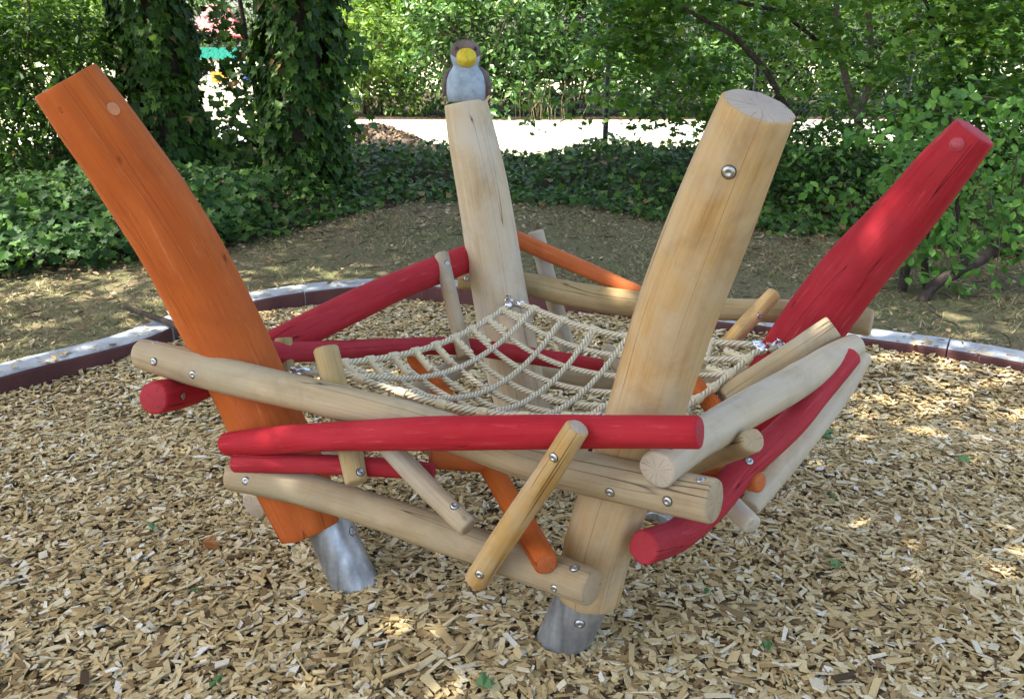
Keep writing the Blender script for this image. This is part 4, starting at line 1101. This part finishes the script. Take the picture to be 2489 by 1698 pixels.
# ------------------------------------------------------------------ thicket on the left
TH = [(-5.9, 8.6, 1.3, 1.25, 2.7, 'thicket', "dark leafy thicket at the left edge behind the bank"), (-4.75, 9.3, 1.1, 1.0, 2.6, 'thicket', "dark shrub left of the first ivy trunk"),
      (-5.3, 7.35, .8, .7, .95, 'ivy', "low dark bush in front of the left thicket"), (-7.6, 10.2, 1.6, 1.3, 3.0, 'thicket', "tall thicket shrub at the far left behind the others")]
for (x, y, rx, ry, h, mt, lab) in TH:
    shrub("thicket_shrub", lab, "shrub", (x, y), (x, y, h * .52), (rx, ry, h * .52), 8200 if h > 1.5 else 2600, .075, mt, "thicket shrubs at the left", ncl=120, clr=.15, stems=12, stem_r=.018, shell=.2)

# ------------------------------------------------------------------ chain-link fence
FY = 11.35
fence = empty("chain_link_fence", (0, FY, LAWN_Z)); tag(fence, "dark chain link fence running along the back of the ivy", "fence")
M['wire'] = simple("green_wire", (.10, .12, .10), .5, .3)
M['fpost'] = simple("dark_green_post", (.02, .03, .028), .5)
W_ = .066
segV = []; x0, x1, zb, zt = -8.0, 8.5, .12, 2.0
nrow = int((zt - zb) / (W_ * .5))
xs = np.arange(x0, x1, W_); AV = []; AF = []; base = 0; wr = .0026
for q, x in enumerate(xs):
    k = np.arange(nrow + 1); px = x + np.where(k % 2 == 0, 0, W_ * .52); pz = zb + k * W_ * .5
    py = FY + np.where(k % 2 == 0, .003, -.003)
    th = np.array([0, 2.094, 4.189])
    V = np.stack([np.stack([px + wr * math.cos(t_) , py + wr * math.sin(t_), pz], 1) for t_ in th], 1).reshape(-1, 3)
    for i in range(nrow):
        for j in range(3):
            kk = (j + 1) % 3; AF.append((base + i * 3 + j, base + i * 3 + kk, base + (i + 1) * 3 + kk, base + (i + 1) * 3 + j))
    AV.append(V); base += len(V)
org = np.array([0, FY, LAWN_Z])
wm = obj("wire_mesh", fast_mesh("wire_mesh", np.vstack(AV) - org, np.array(AF), M['wire']), fence, org); wm["kind"] = "stuff"
for z in (.2, 1.1, 1.98):
    me, o2 = tube_mesh("tension_wire", [(x0, FY + .008, z, .003), (0, FY + .008, z - .01, .003), (x1, FY + .008, z, .003)], M['wire'], 6, 1.0)
    obj("tension_wire", me, fence, o2)
for x in (-6.45, -4.55, -2.65, 1.165, 3.0, 4.87, 6.8):
    me, o2 = tube_mesh("fence_post", [(x, FY + .05, -.3, .034), (x + .01, FY + .05, 1.0, .034), (x + .02, FY + .05, 2.12, .034)], M['fpost'], 14, .3, 0, 0, .004)
    obj("fence_post", me, fence, o2)

# ------------------------------------------------------------------ beyond the fence: heap, path, sunlit grass, hedge
heap = empty("mulch_heap", (-1.95, 12.9, LAWN_Z)); tag(heap, "grey brown heap of mulch behind the wire fence", "mulch heap")
P = rng.normal(0, 1, (1, 1))
gxx, gyy = np.meshgrid(np.linspace(-1.25, 1.25, 44), np.linspace(-1.0, 1.0, 36))
rr = np.sqrt((gxx / 1.2) ** 2 + (gyy / .95) ** 2)
hz = .50 * np.clip(1 - rr ** 1.5, -.1, 1) * (1 + .16 * np.sin(5 * gxx + 2) * np.sin(4 * gyy)) + rng.normal(0, .012, gxx.shape)
V = np.c_[gxx.ravel(), gyy.ravel(), hz.ravel()]; nx = 44
ii, jj = np.meshgrid(np.arange(35), np.arange(43), indexing='ij')
F = np.stack([ii * nx + jj, ii * nx + jj + 1, (ii + 1) * nx + jj + 1, (ii + 1) * nx + jj], -1).reshape(-1, 4)
M['mulch'] = simple("grey_mulch", (.15, .115, .085), .95, 0, .5, 30, .9, .1)
obj("mound", fast_mesh("mulch_mound", V, F, M['mulch'], True), heap, (-1.95, 12.9, LAWN_Z))
pick = rng.uniform(-1, 1, (2600, 2)) * np.array([1.15, .9]); pr = np.sqrt((pick[:, 0] / 1.2) ** 2 + (pick[:, 1] / .95) ** 2); pick = pick[pr < .98]; pr = pr[pr < .98]
hz2 = .50 * np.clip(1 - pr ** 1.5, -.1, 1) * (1 + .16 * np.sin(5 * pick[:, 0] + 2) * np.sin(4 * pick[:, 1]))
V, F = leaves(np.c_[pick, hz2 + .015], np.tile([0, 0, 1.], (len(pick), 1)), .07, LEAF_RHOMB, RHOMB_F, .7)
o = obj("mulch_pieces", fast_mesh("mulch_pieces", V, F, M['litter']), heap, (-1.95, 12.9, LAWN_Z)); o["kind"] = "stuff"

V = np.array([(-60, 12.2, LAWN_Z + .004), (60, 12.2, LAWN_Z + .004), (60, 140, LAWN_Z + .004), (-60, 140, LAWN_Z + .004)])
mg = obj("far_lawn", fast_mesh("far_lawn", V, np.array([(0, 1, 2, 3)]), M['far_grass'])); tag(mg, "bleached sunlit grass beyond the fence", None, None, "structure")
pv = []
for i, x in enumerate(np.linspace(-40, 45, 35)):
    y = 17.6 + .5 * math.sin(x * .11) + .02 * x
    pv += [(x, y - 1.5, LAWN_Z + .009), (x, y + 2.1, LAWN_Z + .009)]
pth = obj("path", fast_mesh("path", np.array(pv), np.array([(2 * i, 2 * i + 2, 2 * i + 3, 2 * i + 1) for i in range(34)]), M['path'])); tag(pth, "pale sunlit gravel path beyond the fence", None, None, "structure")

hb = [(x, y, LAWN_Z + .012) for x, y in ((-5.2, 21.0), (0, 20.7), (8, 20.9), (16, 20.8), (22, 21.2), (22, 34), (-4.5, 34))]  # dark sheet added so the gaps under the hedge read as shaded
hbo = obj("hedge_shade_sheet", pd_mesh("hedge_shade_sheet", hb, [tuple(range(7))], M['soil'], False)); tag(hbo, "dark ground sheet standing in for shade under the hedge", None, None, "structure")
HG = [(-3.3, 22.6, 1.5, 4.4, 'sunny', "bright sunlit yellow green bush left of the bird"), (-.9, 22.2, 1.7, 4.6, 'shrub', "green leafy bush directly behind the bird"), (1.6, 22.6, 1.6, 4.8, 'shrub', "dark glossy bush right of the bird beyond the path"),
      (4.0, 22.2, 1.7, 4.6, 'shrub', "pale green bush beyond the path above the front post"), (6.8, 22.8, 1.9, 4.6, 'thicket', "bush beyond the path behind the small maple"), (9.8, 22.4, 1.9, 4.6, 'thicket', "bush beyond the path above the red post"), (12.8, 22.6, 2.0, 4.8, 'shrub', "bush beyond the path at the right edge"),
      (.3, 25.2, 2.2, 6.0, 'thicket', "tall tree-like shrub behind the bush at the bird"), (5.6, 25.6, 2.4, 6.0, 'thicket', "tall shrub in the second row behind the front post"), (11.2, 25.6, 2.6, 6.0, 'thicket', "tall shrub in the second row behind the red post")]
for (x, y, rx, h, mt, lab) in HG:
    shrub("hedge_shrub", lab, "shrub", (x, y), (x, y, h * .40), (rx * 1.05, 1.3, h * .56), 7500, .16, mt, "hedge shrubs beyond the path", ncl=95, clr=.31, stems=12, stem_r=.03, shell=.35, tmpl=LEAF_OVAL, faces=OVAL_F)
FT = [(-17, 36, 3.4, 6.5, 'sunny', "sunlit tree far behind the left thicket"), (-17.5, 29, 3.2, 6.5, 'sunny', "bright tree at the far left beyond the lawn"), (-21, 36, 4, 8, 'sunny', "tall bright tree far left in the distance"),
      (-7.0, 52, 4.0, 8, 'sunny', "distant tree seen between the ivy trunks and the bird"), (-19, 58, 5, 9, 'thicket', "distant dark tree behind the red play tower"), (-12.5, 62, 5, 9, 'thicket', "distant tree right of the red play tower")]
for (x, y, rx, h, mt, lab) in FT:
    shrub("distant_tree", lab, "tree", (x, y), (x, y, h * .52), (rx, rx * .7, h * .5), 5200, .30, mt, "trees far beyond the fence", ncl=120, clr=.5, stems=10, stem_r=.08, shell=.35, tmpl=LEAF_RHOMB, faces=RHOMB_F, bark='bark')
# dry tall grass at the foot of the hedge
segs = []
for k in range(26):
    x = rng.normal(.8, .3); y = 20.6 + rng.uniform(-.3, .4); h = rng.uniform(.4, .95)
    segs.append(np.array([(x, y, .05, .006), (x + rng.normal(0, .05), y, h * .6, .005), (x + rng.normal(0, .15), y, h, .003)]))
V, F = tubes(segs, 3); org = np.array([.95, 20.6, LAWN_Z])
tg_ = obj("tall_grass", fast_mesh("tall_grass", V - org, F, M['straw']), None, org); tag(tg_, "tuft of tall dry grass at the hedge foot right of the bird", "grass tuft")

# the coloured play tower glimpsed far away between the ivy trunks
pt = empty("play_tower", (-14.0, 45, LAWN_Z)); tag(pt, "distant play tower with red roof seen between the ivy trunks", "play tower")
def box(V, F, x0_, x1_, y0_, y1_, z0_, z1_):
    b = len(V); V += [(x0_, y0_, z0_), (x1_, y0_, z0_), (x1_, y1_, z0_), (x0_, y1_, z0_), (x0_, y0_, z1_), (x1_, y0_, z1_), (x1_, y1_, z1_), (x0_, y1_, z1_)]
    F += [(b, b + 3, b + 2, b + 1), (b + 4, b + 5, b + 6, b + 7), (b, b + 1, b + 5, b + 4), (b + 1, b + 2, b + 6, b + 5), (b + 2, b + 3, b + 7, b + 6), (b + 3, b, b + 4, b + 7)]
def bpart(name, parent, col, *bxs):
    V, F = [], []
    for b_ in bxs: box(V, F, *b_)
    return obj(name, pd_mesh(name, V, F, simple("paint_" + name, col, .5, 0, .08, 4), False), parent, (-14.0, 45, LAWN_Z))
rv = [(-1.3, -.9, 2.1), (1.3, -.9, 2.1), (1.3, .9, 2.1), (-1.3, .9, 2.1), (-.5, 0, 3.5), (.5, 0, 3.5), (-1.3, -.9, 2.0), (1.3, -.9, 2.0), (1.3, .9, 2.0), (-1.3, .9, 2.0)]
obj("roof", pd_mesh("tower_roof", rv, [(0, 1, 5, 4), (1, 2, 5), (2, 3, 4, 5), (3, 0, 4), (6, 9, 8, 7), (6, 7, 1, 0), (7, 8, 2, 1), (8, 9, 3, 2), (9, 6, 0, 3)], simple("paint_roof", (.33, .006, .006), .5, 0, .06, 3), False), pt, (-14.0, 45, LAWN_Z))
for sx in (-1.1, 1.1):
    for sy in (-.7, .7): bpart("post", pt, (.35, .36, .38), (sx - .06, sx + .06, sy - .06, sy + .06, 0, 2.05))
bpart("platform", pt, (.30, .22, .14), (-1.2, 1.2, -.8, .8, .95, 1.05))
bpart("panel", pt, (.03, .40, .33), (-1.04, 1.04, -.74, -.70, 1.06, 1.6))
bpart("slide", pt, (.04, .12, .55), (1.25, 1.75, -.9, -.5, 0, .9))
bpart("step", pt, (.75, .33, .05), (-.2, .5, -1.2, -.85, .0, .5))

# ------------------------------------------------------------------ the small maple and bushes on the right
def maple():
    bx, by = 3.55, 9.3
    root = empty("small_maple", (bx, by, LAWN_Z)); tag(root, "small multi stemmed maple with thin trunks growing in the ivy behind the red post", "tree")
    org = np.array([bx, by, LAWN_Z])
    fork = (3.52, 9.3, .95)
    trunk = [np.array([(3.62, 9.3, .1, .055), (3.60, 9.28, .5, .05), (*fork, .045)]),
             np.array([(*fork, .042), (3.38, 9.3, 1.25, .036), (3.28, 9.3, 1.5, .034), (3.2, 9.3, 1.8, .03), (3.1, 9.25, 2.5, .022)]),
             np.array([(*fork, .042), (3.60, 9.35, 1.2, .036), (3.60, 9.38, 1.6, .034), (3.50, 9.35, 2.0, .03), (3.55, 9.3, 2.8, .022)])]
    limbs = [np.array([(2.72, 9.0, .55, .026), (2.70, 9.0, 1.05, .03), (2.45, 8.95, 1.4, .03), (2.1, 8.9, 1.72, .024), (1.6, 8.8, 1.95, .016)]),
             np.array([(3.28, 9.3, 1.5, .024), (2.6, 9.2, 1.95, .02), (1.6, 9.0, 2.12, .014), (.6, 8.9, 2.1, .008)]),
             np.array([(4.6, 9.2, 1.0, .024), (4.4, 9.2, 1.4, .022), (4.1, 9.2, 1.9, .02), (3.8, 9.2, 2.3, .014)]),
             np.array([(3.60, 9.38, 1.6, .02), (4.3, 9.3, 2.0, .016), (5.2, 9.2, 2.1, .01)])]
    V, F = tubes(trunk, 10); obj("trunk", fast_mesh("maple_trunk", V - org, F, M['bark_pale'], True), root, org)
    V, F = tubes(limbs, 8); obj("limbs", fast_mesh("maple_limbs", V - org, F, M['bark'], True), root, org)
    PP, OO = [], []
    for (c, r, ncl, per) in (((2.0, 9.2, 2.15), (1.2, .8, .55), 80, 22), ((3.6, 9.1, 2.2), (1.5, .9, .6), 110, 24), ((5.2, 9.0, 2.0), (1.2, .8, .7), 90, 24), ((1.35, 9.4, 1.75), (.5, .5, .6), 30, 18), ((3.0, 8.7, 1.55), (.7, .4, .35), 26, 18), ((4.6, 8.7, 1.5), (.9, .5, .5), 44, 20), ((4.3, 9.5, 1.0), (2.0, .6, .42), 110, 18), ((2.3, 9.6, 1.35), (.6, .4, .35), 26, 16), ((1.75, 9.5, 1.10), (.85, .4, .40), 52, 15), ((.55, 9.9, 1.0), (.5, .3, .25), 10, 12), ((1.2, 9.6, 1.75), (.5, .4, .5), 30, 18)):
        P, out, cl = crown_points(c, r, ncl, per, .14, .1, .45); PP.append(P)
    P = np.vstack(PP)
    V, F = leaves(P, np.tile([0, -.25, .95], (len(P), 1)), .085, LEAF_MAPLE, MAPLE_F, .45, .25)
    obj("crown", fast_mesh("maple_crown", V - org, F, M['maple']), root, org)
maple()
RS = [((4.9, 8.6), (4.9, 8.5, .75), (1.2, .8, .7), 5200, .075, 'bank_leaf', "dark low bush between the maple and the red post top"), ((6.3, 8.2), (6.2, 8.1, 1.4), (1.0, .9, 1.4), 5200, .08, 'ivy', "dark bush at the right edge behind the broad leaved shrub"),
      ((2.9, 8.6), (2.85, 8.5, .62), (.55, .4, .42), 1500, .07, 'bank_leaf', "small leafy bush at the foot of the maple")]
for (b, c, r, nl, sz, mt, lab) in RS:
    shrub("bush", lab, "shrub", b, c, r, nl, sz, mt, "bushes on the right bank", ncl=110, clr=.13, stems=10, stem_r=.012, shell=.3)

def near_shrub():
    bx, by = 2.72, 5.75
    root = empty("broad_leaved_shrub", (bx, by, LAWN_Z)); tag(root, "broad leaved shrub with a dark leaning trunk and hanging sprays at the right", "shrub")
    org = np.array([bx, by, LAWN_Z])
    tr = [np.array([(2.60, 5.72, .06, .03), (2.60, 5.72, .25, .032), (2.62, 5.75, .45, .03)]),
          np.array([(2.78, 5.75, .05, .022), (2.76, 5.78, .2, .024), (2.74, 5.8, .4, .022), (2.8, 5.9, .7, .018)]),
          np.array([(2.60, 5.46, .04, .034), (2.70, 5.52, .16, .036), (2.80, 5.55, .21, .040), (3.05, 5.65, .315, .046), (3.36, 5.80, .44, .050), (3.72, 6.0, .58, .050), (4.3, 6.2, .85, .05)]),
          np.array([(3.4, 6.1, .58, .024), (3.5, 6.0, .95, .018), (3.55, 5.95, 1.3, .012)]), np.array([(3.0, 5.95, .42, .02), (2.95, 5.9, .8, .016), (2.8, 5.85, 1.2, .010)])]
    V, F = tubes([spline(t_, .08) for t_ in tr], 9); obj("trunk", fast_mesh("leaning_trunk", V - org, F, M['bark'], True), root, org)
    PP = []; tw = []
    def spray(a, b, nl, w_=.06):
        br = branch(a, b, .006, .002, 8, .12); tw.append(br)
        t_ = rng.uniform(.1, 1.0, nl) ** .75; P = np.stack([np.interp(t_, np.linspace(0, 1, 8), br[:, k]) for k in range(3)], 1)
        PP.append(P + rng.normal(0, w_, (nl, 3)) * np.array([1, 1, .8]))
    spr = [((2.75, 5.85, 1.15), (2.62, 5.62, .22), 34), ((2.85, 5.85, 1.1), (2.78, 5.62, .14), 36), ((2.95, 5.9, 1.0), (2.72, 5.7, .45), 34), ((2.7, 5.85, 1.25), (2.45, 5.7, .85), 26), ((2.6, 5.9, 1.25), (2.15, 5.8, 1.02), 24),
           ((3.3, 5.9, .95), (3.25, 5.7, .30), 26), ((3.5, 5.9, 1.1), (3.42, 5.7, .42), 30), ((3.1, 5.9, 1.3), (2.5, 5.75, 1.12), 34), ((3.0, 5.9, 1.3), (2.55, 5.9, .70), 30), ((3.6, 6.0, 1.3), (3.1, 5.8, 1.0), 36), ((3.3, 6.0, 1.3), (3.0, 5.8, .7), 36), ((3.6, 6.0, 1.0), (3.6, 5.8, .55), 26), ((2.7, 5.8, .7), (2.55, 5.5, .16), 26), ((2.9, 5.8, .6), (2.82, 5.48, .10), 26), ((3.15, 5.85, .7), (3.1, 5.5, .16), 26), ((3.3, 5.8, .6), (3.35, 5.6, .22), 24)]
    for a, b, nl in spr: spray(a, b, nl * 2, .07)
    for _ in range(38):
        a = np.array([rng.uniform(2.5, 4.2), rng.uniform(6.0, 6.9), rng.uniform(.45, 1.0)]); spray(a, a + np.array([rng.normal(-.15, .2), rng.normal(-.15, .1), rng.uniform(-.45, .0)]), 22)
    V, F = tubes(tw, 4); obj("twigs", fast_mesh("hanging_twigs", V - org, F, M['twig'], True), root, org)["kind"] = "stuff"
    P = np.vstack(PP); V, F = leaves(P, np.tile([-.1, -.5, .8], (len(P), 1)), .068, LEAF_OVAL * np.array([1.25, 1, 1]), OVAL_F, .4, .55)
    obj("foliage", fast_mesh("broad_foliage", V - org, F, M['broad']), root, org)
near_shrub()

# ------------------------------------------------------------------ small things lying about
me, org = tube_mesh("fallen_branch", [(-2.35, 5.15, .13, .012), (-2.12, 4.95, .135, .016), (-1.95, 4.83, .125, .017), (-1.75, 4.72, .05, .015), (-1.5, 4.62, .04, .010)], M['bark'], 10, .03, .15, 0, 0, 3, None, True, 1, .2)
o = obj("fallen_branch", me, None, org); tag(o, "dark fallen branch lying across the kerb behind the orange post", "branch")

FL = [(-.78, 1.93, .05, 'green_litter', "green torn leaf on the chips near the lower left corner"), (-1.25, 2.72, .05, 'green_litter', "green leaf scrap on the chips at the left edge"), (-.98, 2.35, .045, 'green_litter', "small green leaf on the chips left of the orange foot"),
      (-.07, 1.92, .06, 'green_litter', "dark green curled leaf on the chips before the front steel foot"), (-.2, 1.78, .035, 'green_litter', "small green leaf scrap near the bottom edge below the lowest log"), (.6, 2.35, .045, 'green_litter', "green leaf scrap on the chips right of the curved red log"),
      (1.05, 2.5, .05, 'green_litter', "green leaf on the sunlit chips at the right"), (1.35, 3.55, .075, 'green_litter', "pale green leaf on the chips below the right kerb"), (.72, 2.1, .05, 'green_litter', "green leaf on chips right of the front post foot"),
      (-1.02, 2.62, .06, 'brown_litter', "large brown oak leaf on the chips left of the nest"), (1.5, 2.15, .05, 'green_litter', "green leaf scrap by the right edge of the chips"), (-.55, 1.72, .04, 'green_litter', "pale green leaf strip at the bottom left"),
      (.36, 1.68, .045, 'green_litter', "green leaf at the bottom edge right of centre"), (1.2, 2.95, .05, 'green_litter', "small green leaf midway across the right chips"), (1.85, 3.3, .055, 'green_litter', "green leaf far right on the chips near the kerb")]
for (x, y, s_, mt, lab) in FL:
    q = LEAF_MAPLE if s_ > .042 else LEAF_OVAL; fq = MAPLE_F if s_ > .042 else OVAL_F
    V, F = leaves(np.zeros((1, 3)), np.array([[0, -.25, 1.]]), s_ * 1.0, q, fq, .2)
    V = V + rng.normal(0, .006, V.shape) * np.array([1, 1, .9])
    o = obj("fallen_leaf", fast_mesh("fallen_leaf", V, F, M[mt]), None, (x, y, float(chip_z(np.array(x), np.array(y))) + .022))
    tag(o, lab, "leaf", "fallen leaves on the chips")
LB = [(-.30, 1.98, .3, .10, "long pale splinter standing out on the chips below the lowest log"), (-.62, 1.80, 2.2, .13, "long greyish splinter lying on the chips at the lower left"), (1.02, 1.78, .4, .12, "long pale splinter on the chips at the lower right"), (.1, 1.78, .35, .10, "pale splinter on the chips in front of the front steel foot")]
for (x, y, a, L_, lab) in LB:
    V, F = [], []
    ca, sa = math.cos(a), math.sin(a); z = float(chip_z(np.array(x), np.array(y))) + .022
    pr = [(-.5, .10, -.3), (-.46, .5, .5), (.40, .38, .5), (.5, .06, .2)]
    for (t_, w_, zz_) in pr:
        for (sy, sz) in ((-1, -1), (1, -1), (1, 1), (-1, 1)):
            lx = t_ * L_; ly = sy * w_ * .014; V.append((lx * ca - ly * sa, lx * sa + ly * ca, sz * .003 + t_ * .02))
    for i in range(3):
        for j in range(4): F.append((i * 4 + j, i * 4 + (j + 1) % 4, (i + 1) * 4 + (j + 1) % 4, (i + 1) * 4 + j))
    F += [(3, 2, 1, 0), (12, 13, 14, 15)]
    o = obj("wood_splinter", pd_mesh("wood_splinter", V, F, M['chips'], False), None, (x, y, z)); tag(o, lab, "splinter", "long splinters on the chips")
